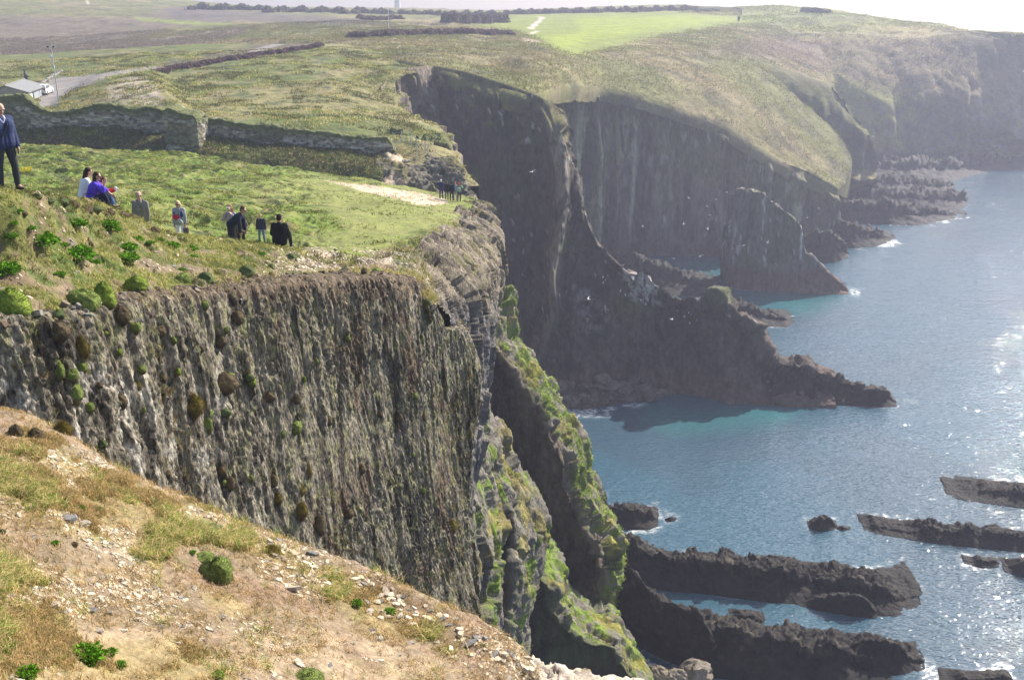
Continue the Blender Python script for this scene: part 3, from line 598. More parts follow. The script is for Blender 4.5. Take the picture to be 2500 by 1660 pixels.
# sea stack
stack_c = [(1786,700),(1782,640),(1785,600),(1797,549),(1802,509),(1804,476),(1822,466),(1852,467),(1886,492),(1920,519),(1944,539),(1960,549),(1958,575),(1954,614),(1988,631),(1998,648),(2025,671),(2042,683),(2059,698),(2078,715)]
stack_b = [(1785,702),(1800,706),(1835,710),(1937,715),(2000,718),(2059,720),(2080,716)]
def stack():
    xs = np.array([1784,1787,1792,1799,1810,1822,1837,1852,1870,1886,1903,1920,1944,1957,1961,1966,1988,1998,2025,2042,2059,2072], float)
    yt = np.array([560,512,482,470,465,465,462,468,480,492,506,519,539,548,570,618,631,648,671,684,698,712], float)
    yb = np.interp(xs, [1784,1835,1937,2000,2059,2080], [702,710,715,718,719,716])
    B = [Z(x, y, 0) for x, y in zip(xs, yb)]; T = [P(x, y, b[1]+2.0) for x, y, b in zip(xs, yt, B)]
    T2 = [t+np.array((.3, 3.0, -.3)) for t in T]; bk = [t+np.array((.5, 9, 0)) for t in T]
    for p in bk: p[2] = 0
    b3 = [p+np.array((0, 2, -3)) for p in bk]
    rows = [[p+np.array((0,-1,-3)) for p in B], B, lerp(B, T, .35, (0, 1.0, 0)), lerp(B, T, .75, (0, .6, 0)), T, T2, lerp(T2, bk, .5, (0, 1.5, 0)), bk, b3]
    for r_ in rows:
        a, e = np.array(r_[0]), np.array(r_[-1]); m0 = (T[0]+T2[0])/2; m1 = (T[-1]+T2[-1])/2
        s0 = np.array((m0[0]-.1, (B[0][1]+bk[0][1])/2, a[2])); s1 = np.array((m1[0]+.6, (B[-1][1]+bk[-1][1])/2, e[2])); r_.insert(0, s0); r_.append(s1)
    SHORE.extend([p[:2] for p in B])
    def cf(g, n, px, py):
        c = base(g, (.17,.15,.125)); c = mixc(c, (.08,.068,.06), ss(fbm(g, .35, 4, 301, (1, 1, .15), .6), -.05, .3)); c = mixc(c, (.12,.13,.055), ss(fbm(g, .15, 3, 302, (1, 1, .4)), .05, .35)*.6)
        c = mixc(c, (.60,.58,.54), ss(fbm(g, 1.2, 3, 303, (1, 1, .12)), .3, .48)*ss(g[..., 2], 4, 8)*.8); c = mixc(c, (.33,.30,.24), ss(-n[..., 2]*-1, .3, .7)*ss(g[..., 2], 6, 12)*.8)
        c = mixc(c, (.15,.09,.07), ss(5.5-g[..., 2]+fbm(g, .4, 2, 304), 0, 1.5)*.85); return c
    def df(g, n):
        a = .6*fbm(g, .12, 2, 305)+.7*facet(g, .3, 306, (1, 1, .15))+.4*facet(g, .9, 307, (1, 1, .3)); return nz(g, n, a*(.3+.7*ss(g[..., 2], 0, 3)))
    patch('sea_stack', rows, .3, .3, M_dark, df, cf, sm=.15, label='tall pointed sea stack with guano streaks standing in the bay', cat='sea stack', kind=None, flip=True)
stack()
# ledges and reefs: crest line, waterline, depth behind, roughness
RE = [
 ('rock_ledge', [(1870,900),(1900,888),(1950,893),(1974,900),(1978,912),(2023,928),(2071,933),(2108,950)], [(1840,978),(1900,984),(1962,987),(2030,989),(2100,991)], 7, .9, .3, 401, 'broad dark rock ledge at the foot of the low ridge'),
 ('sea_rock', [(2050,972),(2085,962),(2142,942),(2157,953),(2170,952),(2180,970),(2190,980)], [(2050,989),(2100,992),(2150,995),(2190,992)], 5, .5, .25, 402, 'slanting slab rock at the seaward tip of the ridge'),
 ('rock_ledge', [(1770,742),(1800,742),(1834,746),(1865,764),(1900,772),(1938,780)], [(1790,775),(1830,790),(1878,797),(1921,799),(1940,788)], 9, .8, .3, 403, 'low rocks behind the ridge between it and the stack'),
 ('rock_ledge', [(1505,632),(1560,629),(1606,633),(1633,655),(1684,679),(1720,690),(1765,712)], [(1520,690),(1560,705),(1611,722),(1680,724),(1733,724),(1770,722)], 16, 1.0, .35, 404, 'pale layered shelf left of the stack'),
 ('rock_ledge', [(1950,562),(2000,565),(2040,568),(2062,590),(2070,620)], [(1950,640),(1998,643),(2040,641),(2075,628)], 10, 1.0, .35, 405, 'square edged ledge just right of the stack'),
 ('rock_ledge', [(2036,534),(2060,538),(2100,548),(2134,560),(2160,575),(2186,585)], [(2045,606),(2090,607),(2130,602),(2160,596),(2190,588)], 12, 1.0, .35, 406, 'ragged dark ledge with surf at its tip'),
 ('rock_ledge', [(2073,500),(2120,494),(2174,492),(2225,502),(2300,515),(2360,530)], [(2080,545),(2123,548),(2180,550),(2240,551),(2300,540),(2362,532)], 16, 1.2, .45, 407, 'long layered ledge third from the far cliff'),
 ('rock_ledge', [(2110,468),(2200,468),(2310,470),(2354,474),(2364,494)], [(2120,505),(2200,508),(2300,512),(2340,512),(2366,500)], 20, 1.2, .5, 408, 'long layered ledge second from the far cliff'),
 ('rock_ledge', [(2140,436),(2200,438),(2310,447),(2330,456)], [(2140,466),(2220,469),(2310,472),(2335,462)], 20, 1.2, .5, 409, 'long layered ledge nearest the spur'),
 ('rock_ledge', [(2146,398),(2220,390),(2320,392),(2420,395),(2520,392),(2700,395)], [(2140,440),(2240,448),(2320,446),(2370,430),(2411,421),(2500,414),(2700,420)], 40, 1.5, .8, 410, 'wide rocky foreshore under the far cliffs'),
 ('sea_rock', [(1426,1185),(1432,1180),(1455,1200),(1470,1196),(1478,1210),(1480,1240)], [(1426,1262),(1450,1262),(1475,1258),(1484,1252)], 4, .4, .15, 411, 'upright black block beside the mossy fin'),
 ('rock_ledge', [(1440,1246),(1480,1243),(1520,1243),(1560,1243),(1590,1256),(1606,1272)], [(1430,1298),(1480,1294),(1540,1294),(1585,1294),(1608,1284)], 4.5, .5, .15, 412, 'flat topped black slab beside the mossy fin'),
 ('sea_rock', [(1625,1268),(1636,1262),(1647,1266)], [(1626,1272),(1637,1274),(1648,1271)], .8, .12, .06, 413, 'tiny black rock off the tip of the flat slab'),
 ('sea_reef', [(1480,1330),(1500,1310),(1536,1316),(1565,1319),(1580,1335),(1608,1352),(1650,1371),(1696,1357),(1735,1356),(1767,1366),(1806,1368),(1830,1380),(1860,1382),(1913,1388)], [(1490,1420),(1540,1432),(1601,1440),(1680,1448),(1738,1452),(1820,1464),(1900,1474)], 6.0, .55, .16, 414, 'longest black reef, its left half joining the mossy fin'),
 ('sea_reef', [(1900,1392),(1933,1392),(1959,1400),(1998,1410),(2040,1408),(2079,1410),(2128,1430),(2167,1433),(2206,1455),(2225,1468),(2248,1476)], [(1890,1472),(1965,1478),(2050,1495),(2140,1507),(2186,1507),(2215,1494),(2250,1480)], 7.5, .6, .16, 415, 'blocky seaward half of the longest reef'),
 ('rock_ledge', [(1955,1472),(1990,1455),(2030,1450),(2090,1450),(2120,1470),(2140,1490)], [(1950,1480),(2010,1494),(2080,1506),(2140,1512)], 2.0, .3, .14, 416, 'low hump with a yellow crest in front of the blocky reef'),
 ('sea_reef', [(1500,1390),(1520,1378),(1549,1400),(1575,1430),(1608,1452),(1663,1469),(1699,1492),(1722,1512),(1738,1534)], [(1512,1560),(1580,1590),(1640,1620),(1700,1640),(1745,1655)], 4, .5, .16, 417, 'stepped black ridge descending right from the mossy fin'),
 ('sea_reef', [(1720,1530),(1760,1534),(1819,1537),(1852,1547),(1900,1562),(1959,1564),(2000,1572),(2043,1566),(2080,1580),(2100,1600),(2160,1605),(2195,1650)], [(1730,1652),(1800,1662),(1900,1668),(2000,1680),(2100,1685),(2200,1672)], 7, .6, .16, 418, 'broad brown reef along the bottom edge'),
 ('sea_rock', [(2080,1578),(2115,1562),(2150,1566),(2193,1572),(2209,1586),(2248,1605),(2256,1630)], [(2100,1640),(2150,1650),(2199,1648),(2240,1640),(2258,1634)], 4, .5, .14, 419, 'jagged black outcrop behind the brown reef'),
 ('sea_rock', [(1780,1512),(1805,1502),(1835,1498),(1855,1505),(1866,1522)], [(1782,1518),(1810,1532),(1845,1536),(1867,1530)], 2.6, .3, .1, 420, 'rounded boulder in the sheltered pool between the reefs'),
 ('sea_rock', [(1974,1290),(1985,1272),(2007,1256),(2028,1266),(2043,1288)], [(1976,1293),(2005,1299),(2043,1294)], 2.2, .3, .1, 421, 'lone pointed black rock left of the long island reef'),
 ('sea_rock', [(2044,1290),(2056,1285),(2074,1292)], [(2044,1294),(2060,1298),(2075,1295)], 1.0, .12, .07, 422, 'tiny low rock at the foot of the lone pointed rock'),
 ('sea_reef', [(2106,1290),(2128,1276),(2160,1284),(2190,1286),(2209,1295),(2240,1288),(2277,1275),(2305,1285),(2335,1295),(2365,1282),(2400,1300),(2450,1298),(2500,1310),(2600,1325)], [(2108,1298),(2150,1306),(2209,1315),(2306,1331),(2400,1340),(2500,1348),(2600,1360)], 4.0, .5, .14, 423, 'long island reef of broken black blocks'),
 ('sea_rock', [(2354,1372),(2375,1372),(2394,1360),(2412,1370),(2430,1366),(2440,1378)], [(2355,1376),(2400,1388),(2440,1384)], 1.8, .22, .1, 424, 'small double humped rock below the long island reef'),
 ('sea_rock', [(2452,1390),(2475,1380),(2500,1372),(2580,1375)], [(2453,1395),(2490,1408),(2580,1420)], 3.0, .3, .12, 425, 'dark rock cut by the right edge below the long reef'),
 ('sea_reef', [(2312,1206),(2340,1198),(2380,1196),(2420,1193),(2460,1200),(2500,1196),(2600,1205)], [(2314,1212),(2360,1222),(2420,1230),(2500,1242),(2600,1255)], 6.0, .5, .16, 426, 'flat black reef with surf highest at the right edge'),
 ('sea_rock', [(2300,1664),(2330,1658),(2355,1650),(2362,1658),(2400,1655),(2440,1650),(2466,1650),(2475,1665)], [(2295,1672),(2350,1685),(2440,1690),(2480,1680)], 2.5, .25, .14, 427, 'rock peeping over the bottom edge near the right corner'),
]
for q in RE: reef(*q)
# cove floor and the boulder beach of the inlet
cv = [[Z(1380,1520,2.5),Z(1500,1560,2.0),Z(1560,1600,1.4),Z(1640,1640,.8),Z(1760,1665,.3),Z(1900,1680,.1)],
      [Z(1380,1650,3.0),Z(1500,1640,1.8),Z(1580,1680,1.0),Z(1680,1710,.5),Z(1800,1730,.2),Z(1900,1740,-.3)],
      [Z(1380,1800,3.0),Z(1500,1800,2),Z(1600,1800,1),Z(1700,1800,.2),Z(1800,1800,-.5),Z(1900,1800,-1)]]
patch('beach', cv, .18, .18, M_reef, lambda g, n: nz(g, n, .15*fbm(g, .4, 2, 501)), lambda g, n, px, py: mixc(base(g, (.26,.23,.20)), (.12,.10,.09), ss(fbm(g, .8, 3, 502), 0, .3)), label='pebble cove between fin and reef', flip=True)
ib = [[Z(1250,930,2.5),Z(1330,940,2.6),Z(1420,945,2.4),Z(1520,945,2.0),Z(1640,950,1.0)],[Z(1250,975,.6),Z(1330,985,.6),Z(1420,990,.5),Z(1520,978,.4),Z(1640,962,.1)],[Z(1250,1010,-.8),Z(1330,1015,-.8),Z(1420,1010,-.8),Z(1520,995,-.8),Z(1640,970,-.8)]]
patch('beach', ib, .35, .35, M_reef, lambda g, n: nz(g, n, .5*ridge(g, .6, 3, 503)), lambda g, n, px, py: mixc(base(g, (.10,.08,.07)), (.17,.14,.12), ss(fbm(g, .5, 3, 504), 0, .3)), label='boulder beach at the head of the inlet', flip=True, key='inlet')
for a, b in [(1300,985),(1340,992),(1370,996),(1420,1000),(1450,1002),(1490,998),(1530,990),(1575,985),(1590,975)]: SHORE.append(Z(a, b)[:2])
for a, b in [(1500,628),(1600,625),(1700,624),(1780,618),(1768,979),(1829,980)]: SHORE.append(Z(a, b)[:2])

def sea():
    # dense where seen, stretching to the horizon
    ys = np.concatenate([np.linspace(-900, 50, 20, endpoint=False), np.linspace(50, 420, 780, endpoint=False), np.geomspace(420, 1350, 16)])
    xs = np.concatenate([np.linspace(-1200, -20, 12, endpoint=False), np.linspace(-20, 240, 560, endpoint=False), np.geomspace(240, 1300, 16)])
    X, Y = np.meshgrid(xs, ys); g = np.stack([X, Y, np.zeros_like(X)], 2)
    S = np.array(SHORE, np.float32); d = np.full(X.shape, 1e9, np.float32)
    for s in S: d = np.minimum(d, (X-s[0])**2+(Y-s[1])**2)
    d = np.sqrt(d); px, py = proj(g)
    dens = fbm(g, .12, 3, 601); f = .8*ss(.5+1.3*dens-d, 0, 1.0)*ss(dens, -.25, .35)
    for q, a in (([(1300,990),(1470,995),(1580,985),(1500,1012),(1370,1025),(1310,1012)], 1.2), ([(2300,1165),(2500,1170),(2500,1198),(2330,1196)], .9), ([(2110,585),(2190,585),(2215,590),(2180,602),(2080,612)], 1.0),
                 ([(2245,538),(2340,530),(2330,545),(2260,552)], .8), ([(2075,706),(2120,712),(2100,722),(2080,720)], .8), ([(2180,950),(2250,985),(2260,1010),(2190,990)], .35), ([(1470,1235),(1560,1225),(1660,1260),(1640,1300),(1600,1280),(1560,1240)], .35), ([(1600,1350),(1690,1335),(1760,1350),(1680,1356),(1620,1362)], .8), ([(2250,1600),(2400,1640),(2380,1700),(2240,1660)], .4), ([(1700,1480),(1780,1470),(1790,1500),(1730,1530)], .5)):
        f = np.maximum(f, a*poly(px, py, q, 9)*ss(fbm(g, .35, 4, 603, (1, .6, 1)), .0, .4))
    sh = np.zeros_like(f)           # teal tint on the water below cliffs and stack, and dark weed patches
    for q in ([(1500,620),(1790,625),(1790,710),(1620,735),(1500,700)], [(1560,975),(1960,995),(1900,1040),(1650,1060),(1560,1030)], [(1780,690),(2080,720),(1990,770),(1850,760)]): sh = np.maximum(sh, poly(px, py, q, 25))
    wd = ss(fbm(g, .035, 3, 605, (1, 1, 1)), .12, .35)
    c = np.stack([np.clip(f, 0, 1), sh, wd*(1-ss(Y, 330, 400))], 2)
    nv, nu = X.shape
    z = np.where((np.abs(X-110) < 130) & (Y > 50) & (Y < 420), .10*fbm(g, .11, 3, 607, (.7, 1.3, 1)), 0); g[..., 2] = z
    o = mesh_np('sea', g.reshape(-1, 3), faces(nv, nu), M_sea(), None, c.reshape(-1, 3)); tag(o, 'blue green sea glittering in the sun', kind='structure')
def M_sea():
    m, t, b, o = newmat('sea_water'); tc = N(t, 'ShaderNodeTexCoord'); at = N(t, 'ShaderNodeAttribute', attribute_name='col'); sp = N(t, 'ShaderNodeSeparateColor'); t.links.new(at.outputs['Color'], sp.inputs[0])
    deep = N(t, 'ShaderNodeMix', data_type='RGBA'); deep.inputs[6].default_value = (.034, .088, .124, 1); deep.inputs[7].default_value = (.03, .135, .15, 1)
    t.links.new(sp.outputs[1], deep.inputs[0])
    wd = N(t, 'ShaderNodeMix', data_type='RGBA'); wd.inputs[7].default_value = (.045, .040, .055, 1); t.links.new(deep.outputs[2], wd.inputs[6]); mw = N(t, 'ShaderNodeMath', operation='MULTIPLY'); mw.inputs[1].default_value = .22; t.links.new(sp.outputs[2], mw.inputs[0]); t.links.new(mw.outputs[0], wd.inputs[0])
    fo = N(t, 'ShaderNodeMix', data_type='RGBA'); fo.inputs[7].default_value = (.72, .72, .70, 1); t.links.new(wd.outputs[2], fo.inputs[6])
    fn = maprange(t, noise(t, tc.outputs['Object'], 1.6, 6, .7, (.7, 1.6, 1)), .42, .56, 0, 1); fm = N(t, 'ShaderNodeMath', operation='MULTIPLY'); t.links.new(fn, fm.inputs[0]); t.links.new(sp.outputs[0], fm.inputs[1])
    t.links.new(fm.outputs[0], fo.inputs[0]); t.links.new(fo.outputs[2], b.inputs['Base Color'])
    rr = maprange(t, fm.outputs[0], 0, 1, .03, .7); t.links.new(rr, b.inputs['Roughness']); b.inputs['IOR'].default_value = 1.333; b.inputs['Specular IOR Level'].default_value = 1.0
    mp = N(t, 'ShaderNodeMapping'); mp.inputs['Rotation'].default_value = (0, 0, R(24)); mp.inputs['Scale'].default_value = (.6, 1.5, 1); t.links.new(tc.outputs['Object'], mp.inputs[0])
    w1 = noise(t, mp.outputs[0], .45, 2, .6); w2 = noise(t, mp.outputs[0], 1.5, 1.5, .6)
    b1 = N(t, 'ShaderNodeBump'); b1.inputs['Distance'].default_value = .14; b1.inputs['Strength'].default_value = 1; t.links.new(w1, b1.inputs['Height'])
    b2 = N(t, 'ShaderNodeBump'); b2.inputs['Distance'].default_value = .15; t.links.new(w2, b2.inputs['Height']); t.links.new(b1.outputs[0], b2.inputs['Normal']); b3 = N(t, 'ShaderNodeBump'); b3.inputs['Distance'].default_value = .045; t.links.new(noise(t, mp.outputs[0], 4.2, 0, .5), b3.inputs['Height']); t.links.new(b2.outputs[0], b3.inputs['Normal']); t.links.new(b3.outputs[0], b.inputs['Normal'])
    return m
sea()

# ---------- haze: the salt air between the headlands
def haze(dens=.00050):
    x0, x1, y0, y1, z0, z1 = -1250, 1350, -950, 1400, -60, 82
    v = [(x, y, z) for z in (z0, z1) for x, y in ((x0, y0), (x1, y0), (x1, y1), (x0, y1))]
    o = mesh_np('haze', v, [(3,2,1,0),(4,5,6,7),(0,1,5,4),(1,2,6,5),(2,3,7,6),(3,0,4,7)], None, smooth=False)
    m = bpy.data.materials.new('haze'); m.use_nodes = True; t = m.node_tree; t.nodes.clear()
    pv = t.nodes.new('ShaderNodeVolumePrincipled'); pv.inputs['Color'].default_value = (.74, .77, 1.0, 1); pv.inputs['Density'].default_value = dens; pv.inputs['Anisotropy'].default_value = .35
    oo = t.nodes.new('ShaderNodeOutputMaterial'); t.links.new(pv.outputs[0], oo.inputs['Volume']); o.data.materials.append(m)
    tag(o, 'thin bluish sea haze', kind='stuff')
HAZE = True
if HAZE: haze()
# ------------------------------------------------------------------ where things stand on the terrain
rng = np.random.default_rng(7)
def at(px, py, keys, r=7):
    best = None
    for k in keys:
        g, n, X, Y, c = PATCH[k]
        m = np.argwhere((np.abs(X-px) < r) & (np.abs(Y-py) < r) & (g[..., 1] > 1))
        if len(m) == 0: continue
        q = g[m[:, 0], m[:, 1]]; e = (X[m[:, 0], m[:, 1]]-px)**2+(Y[m[:, 0], m[:, 1]]-py)**2
        d = np.linalg.norm(q-np.array((0, 0, H)), axis=1); ok = d < d.min()*1.03+.1; e = np.where(ok, e, 1e9); j = int(e.argmin())
        if best is None or d[j] < best[2]: best = (q[j], n[m[j, 0], m[j, 1]], d[j])
    return (best[0], best[1]) if best else (None, None)
def ground(px, Y, key='field'):
    g = PATCH[key][0]; z = 50.0
    for _ in range(4):
        x = W(px, Y, z)[0]; d = (g[..., 0]-x)**2+(g[..., 1]-Y)**2; z = float(g[..., 2].flat[int(d.argmin())])
    return np.array((x, Y, z))
def sample(key, n, mf=None, lo=-60, hi=2560, top=-40, bot=1760):
    g, nn, px, py, c = PATCH[key]
    a = np.linalg.norm(np.cross(g[1:, :-1]-g[:-1, :-1], g[:-1, 1:]-g[:-1, :-1]), axis=2)
    w = a*((px > lo) & (px < hi) & (py > top) & (py < bot) & (g[..., 1] > 1))[:-1, :-1]
    if mf is not None: w = w*mf(g, nn, px, py, c)[:-1, :-1]
    w = w.ravel(); i = rng.choice(w.size, n, p=w/w.sum()); r = i//a.shape[1]; k = i % a.shape[1]
    u = rng.random((n, 1)); v = rng.random((n, 1))
    p = g[r, k]*(1-u)*(1-v)+g[r, k+1]*u*(1-v)+g[r+1, k]*(1-u)*v+g[r+1, k+1]*u*v
    return p, nn[r, k], c[r, k]
def greenish(g, n, px, py, c): return ss(c[..., 1]/(c[..., 0]+1e-4), .72, 1.0)
def blades(name, p, col, h, wd, mat, label, lean=.45, kind='stuff'):
    n = len(p); a = rng.random(n)*2*np.pi; d = np.stack([np.cos(a), np.sin(a), np.zeros(n)], 1); b = rng.random(n)*2*np.pi
    ln = np.stack([np.cos(b), np.sin(b), np.zeros(n)], 1)*(lean*(.3+rng.random((n, 1))))+np.array((-.15, .0, 0))
    hh = (h*(.5+rng.random(n)*.9))[:, None] if np.ndim(h) == 0 else h[:, None]; w = wd*(.7+.6*rng.random((n, 1)))
    up = np.array((0, 0, 1.0)); v = np.empty((n, 5, 3)); p = p-up*.03*hh
    v[:, 0] = p-d*w; v[:, 1] = p+d*w; m = p+up*hh*.55+ln*hh*.35; v[:, 2] = m-d*w*.75; v[:, 3] = m+d*w*.75; v[:, 4] = p+up*hh*(.95-.25*lean)+ln*hh
    k = (np.arange(n)*5)[:, None, None]; f = (np.array([[0,1,3],[0,3,2],[2,3,4]])[None]+k).reshape(-1, 3)
    c = np.repeat(col, 5, axis=0); o = mesh_np(name, v.reshape(-1, 3), f, mat, None, c, smooth=False); tag(o, label, kind=kind); return o
def tufted(p, spread, k):
    q = np.repeat(p, k, axis=0); q = q+rng.normal(0, 1, q.shape)*np.array((spread, spread, 0)); return q
STRAW = np.array((.56, .42, .22))
clods = []
for key, n, mf in (('field', 900, lambda g, n, px, py, c: (g[..., 1] < 36)*ss(py-np.interp(px, [-300,60,317,488,654,844,1006], [795,784,756,720,697,684,684]), -34, -6)), ('cliff', 900, lambda g, n, px, py, c: 1-ss(py-np.interp(px, [-250,60,317,488,654,844,1006,1131], [800,790,762,725,702,689,688,803]), 10, 46))):
    p, nn, c = sample(key, n, mf); clods.append((p, nn))
p = np.concatenate([a[0] for a in clods]); nn = np.concatenate([np.abs(a[1]) for a in clods]); CLOD_P, CLOD_N = p, nn
def gcol(c, n, straw=.4, gr=GREEN*1.8):
    t = (rng.random((n, 1)) < straw); r = .7+.6*rng.random((n, 1))
    return np.where(t, STRAW*r, (c*.4+gr*.6)*r)
RIGHT = lambda px, py: ss(px, 600, 740)*ss(py, 600, 622)
def clump(p, s): return (.45+.85*ss(fbm(p, .8, 3, s), -.3, .3))[:, None]
# foreground sward
p, nn, c = sample('fore', 36000, lambda g, n, px, py, c: (.05+ss(c[..., 1]/c[..., 0], .81, .93))*ss(n[..., 2], .3, .7)*(g[..., 1] > 4)*(.15+ss(fbm(g, 2.2, 3, 700), -.3, .1)))
p = tufted(p, .022, 7); c = np.repeat(c, 7, 0)
blades('grass', p, gcol(c, len(p), .72, np.array((.17, .18, .05)))*np.array((.95, .90, .85)), .05, .0028, M_grass, 'dry tussocky grass on the foreground slope', .9)
p, nn, c = sample('fore', 2600, lambda g, n, px, py, c: (.02+ss(c[..., 1]/c[..., 0], .81, .93))*ss(n[..., 2], .3, .7)*(g[..., 1] > 4)*ss(fbm(g, 1.4, 3, 707), .0, .3))
p = tufted(p, .03, 16); c = np.repeat(c, 16, 0)
blades('grass', p, np.where(rng.random((len(p), 1)) < .45, np.array((.70, .52, .27)), np.array((.20, .28, .05)))*(.6+.8*rng.random((len(p), 1))), .10, .003, M_grass, 'taller bleached and green tufts on the foreground slope', 1.3)
# plant slope below the crest
p, nn, c = sample('field', 16000, lambda g, n, px, py, c: (g[..., 1] < 36)*(.06+ss(c[..., 1]/c[..., 0], .8, 1.02))*ss(n[..., 2], .2, .6))
p = tufted(p, .05, 6); c = np.repeat(c, 6, 0)
p = p[rng.random(len(p)) > .9*RIGHT(*proj(p))]; c = c[:len(p)]
blades('grass', p, gcol(c, len(p), .24, GREEN*1.35)*clump(p, 720), .085, .006, M_grass, 'wind combed grass along the rim of the near cliff', .9)
p, nn, c = sample('field', 26000, lambda g, n, px, py, c: (g[..., 1] > 34)*(1-.85*poly(px, py, [(560,460),(760,425),(900,440),(1150,470),(1120,540),(1020,580),(900,640),(700,590),(830,560),(800,500)], 20))*ss(fbm(g, .45, 3, 701), -.3, .25))
p = tufted(p, .09, 6); c = np.repeat(c, 6, 0)
blades('grass', p, gcol(c, len(p), .10, GREEN*1.35)*clump(p, 721), .15, .016, M_grass, 'tussocks of rough grass on the headland field', .7)
p, nn, c = sample('rise', 22000, lambda g, n, px, py, c: (1-poly(px, py, ROAD, 5))*greenish(g, n, px, py, c)*ss(fbm(g, .3, 3, 702), -.2, .2)*ss(n[..., 2], .6, .8)*(g[..., 1] < 215))
p = tufted(p, .25, 4); c = np.repeat(c, 4, 0)
blades('grass', p, gcol(c, len(p), .25, GREEN*1.35)*clump(p*.4, 722), .24, .05, M_grass, 'tussocks of rough grass beyond the ruined wall', .7)
p, nn, c = sample('up', 85000, lambda g, n, px, py, c: (1-poly(px, py, FAIR, 6))*(g[..., 1] < 360+260*(px > 1650))*ss(n[..., 2], .4, .7)*ss(fbm(g, .12, 3, 703), -.7, .1))
p = tufted(p, .7, 3); c = np.repeat(c, 3, 0)
blades('grass', p, c*(.95+.7*rng.random((len(p), 1))), .38, .10, M_grass, 'coarse grass and bracken clumps on the upper hills', .8)
p, nn, c = sample('M', 16000, lambda g, n, px, py, c: ss(np.abs(n[..., 2]), .4, .7)*ss(fbm(g, .08, 3, 704), -.25, .25)); p = tufted(p, .8, 3); c = np.repeat(c, 3, 0)
blades('grass', p, c*(.95+.6*rng.random((len(p), 1))), .6, .2, M_grass, 'bracken clumps on the far headland', .8)
p, nn, c = sample('bank', 9000); p = tufted(p, .1, 5); c = np.repeat(c, 5, 0)
blades('grass', p, gcol(c*.4, len(p), .1, GREEN*.8), .22, .025, M_grass, 'rank grass on the bank below the ruined wall', .6)
p, nn, c = sample('finD', 6000, lambda g, n, px, py, c: ss(c[..., 1]/c[..., 0], 1.05, 1.4)); p = tufted(p, .12, 5); c = np.repeat(c, 5, 0)
blades('moss', p, gcol(c, len(p), .2, MOSS), .16, .03, M_grass, 'bright green growth on the edge of the long fin', .8)

p, nn, c = sample('field', 3500, lambda g, n, px, py, c: (g[..., 1] < 36)*ss(py-np.interp(px, [-300,60,317,488,654,844,1006], [795,784,756,720,697,684,684]), -26, -8)*ss(fbm(g, 1.1, 3, 705), -.1, .3))
p = tufted(p, .07, 8); c = np.repeat(c, 8, 0)
blades('grass', p, gcol(c, len(p), .45), .16, .007, M_grass, 'ragged grass hanging over the rim of the near cliff', 1.3)
p, nn, c = sample('cliff', 1500, lambda g, n, px, py, c: ss(fbm(g, .55, 4, 706, (1, 1, .35)), .14, .35)+.02)
p = tufted(p, .04, 9); p[:, 2] += rng.normal(0, .06, len(p)); c = np.repeat(c, 9, 0)
blades('grass', p, np.where(rng.random((len(p), 1)) < .6, np.array((.26, .17, .07)), np.array((.16, .19, .05)))*(.6+.7*rng.random((len(p), 1))), .13, .008, M_grass, 'dry grass and small plants rooted in cracks of the near cliff', 1.2)
# ---------- loose slate: flakes too many to count, larger ones as things
def flakes(p, nrm, size, flat=.28):
    n = len(p); K = 7; ang = (np.arange(K)/K*2*np.pi)[None]+rng.random((n, K))*.7; r = size[:, None]*(.6+.6*rng.random((n, K)))
    st = 1+.9*rng.random((n, 1)); x = np.cos(ang)*r*st; y = np.sin(ang)*r; a = rng.random((n, 1))*np.pi; x, y = x*np.cos(a)-y*np.sin(a), x*np.sin(a)+y*np.cos(a)
    N_ = nrm+rng.normal(0, .18, nrm.shape); N_ /= np.linalg.norm(N_, axis=1, keepdims=True)
    t1 = np.cross(N_, (0, 1, .1)); t1 /= np.linalg.norm(t1, axis=1, keepdims=True); t2 = np.cross(N_, t1)
    h = (size*flat*(.6+.8*rng.random(n)))[:, None, None]
    lo = p[:, None]+x[..., None]*t1[:, None]+y[..., None]*t2[:, None]-N_[:, None]*h*.5; hi = p[:, None]+(x*.86)[..., None]*t1[:, None]+(y*.86)[..., None]*t2[:, None]+N_[:, None]*h
    ct = p[:, None]+N_[:, None]*h*1.12
    v = np.concatenate([lo, hi, ct], 1); M = 2*K+1; f = []
    for i in range(K):
        j = (i+1) % K; f += [(i, j, K+j), (i, K+j, K+i), (K+i, K+j, 2*K)]
    f = (np.array(f)[None]+(np.arange(n)*M)[:, None, None]).reshape(-1, 3); return v.reshape(-1, 3), f, M
def stonecol(n, w=.5):
    t = rng.random((n, 1)); c = np.where(t < w, np.array((.52, .43, .32)), np.where(t < .85, np.array((.36, .29, .21)), np.array((.20, .19, .18)))); return c*(.75+.5*rng.random((n, 1)))
p, nn, c = sample('fore', 8000, lambda g, n, px, py, c: (.05+ss(c[..., 0]/(c[..., 1]+.01), 1.08, 1.2))*ss(n[..., 2], .3, .6)*ss(fbm(g, 1.2, 3, 710), .0, .35)*(g[..., 1] > 4))
sz = .006+.022*rng.random(len(p))**3; v, f, M_ = flakes(p, nn, sz); o = mesh_np('gravel', v, f, M_stone, None, np.repeat(stonecol(len(p)), M_, 0), smooth=False); tag(o, 'small flakes of slate scattered on the earth slope', kind='stuff')
p, nn, c = sample('field', 12000, lambda g, n, px, py, c: (g[..., 1] < 45)*(.02+.8*RIGHT(px, py)+ss(c[..., 0]/(c[..., 1]+.01), 1.2, 1.4))*ss(fbm(g, .8, 3, 711), -.2, .2))
sz = .015+.05*rng.random(len(p))**3; v, f, M_ = flakes(p, nn, sz); o = mesh_np('gravel', v, f, M_stone, None, np.repeat(stonecol(len(p), .6), M_, 0), smooth=False); tag(o, 'pale slate chips scattered along the cliff rim', kind='stuff')
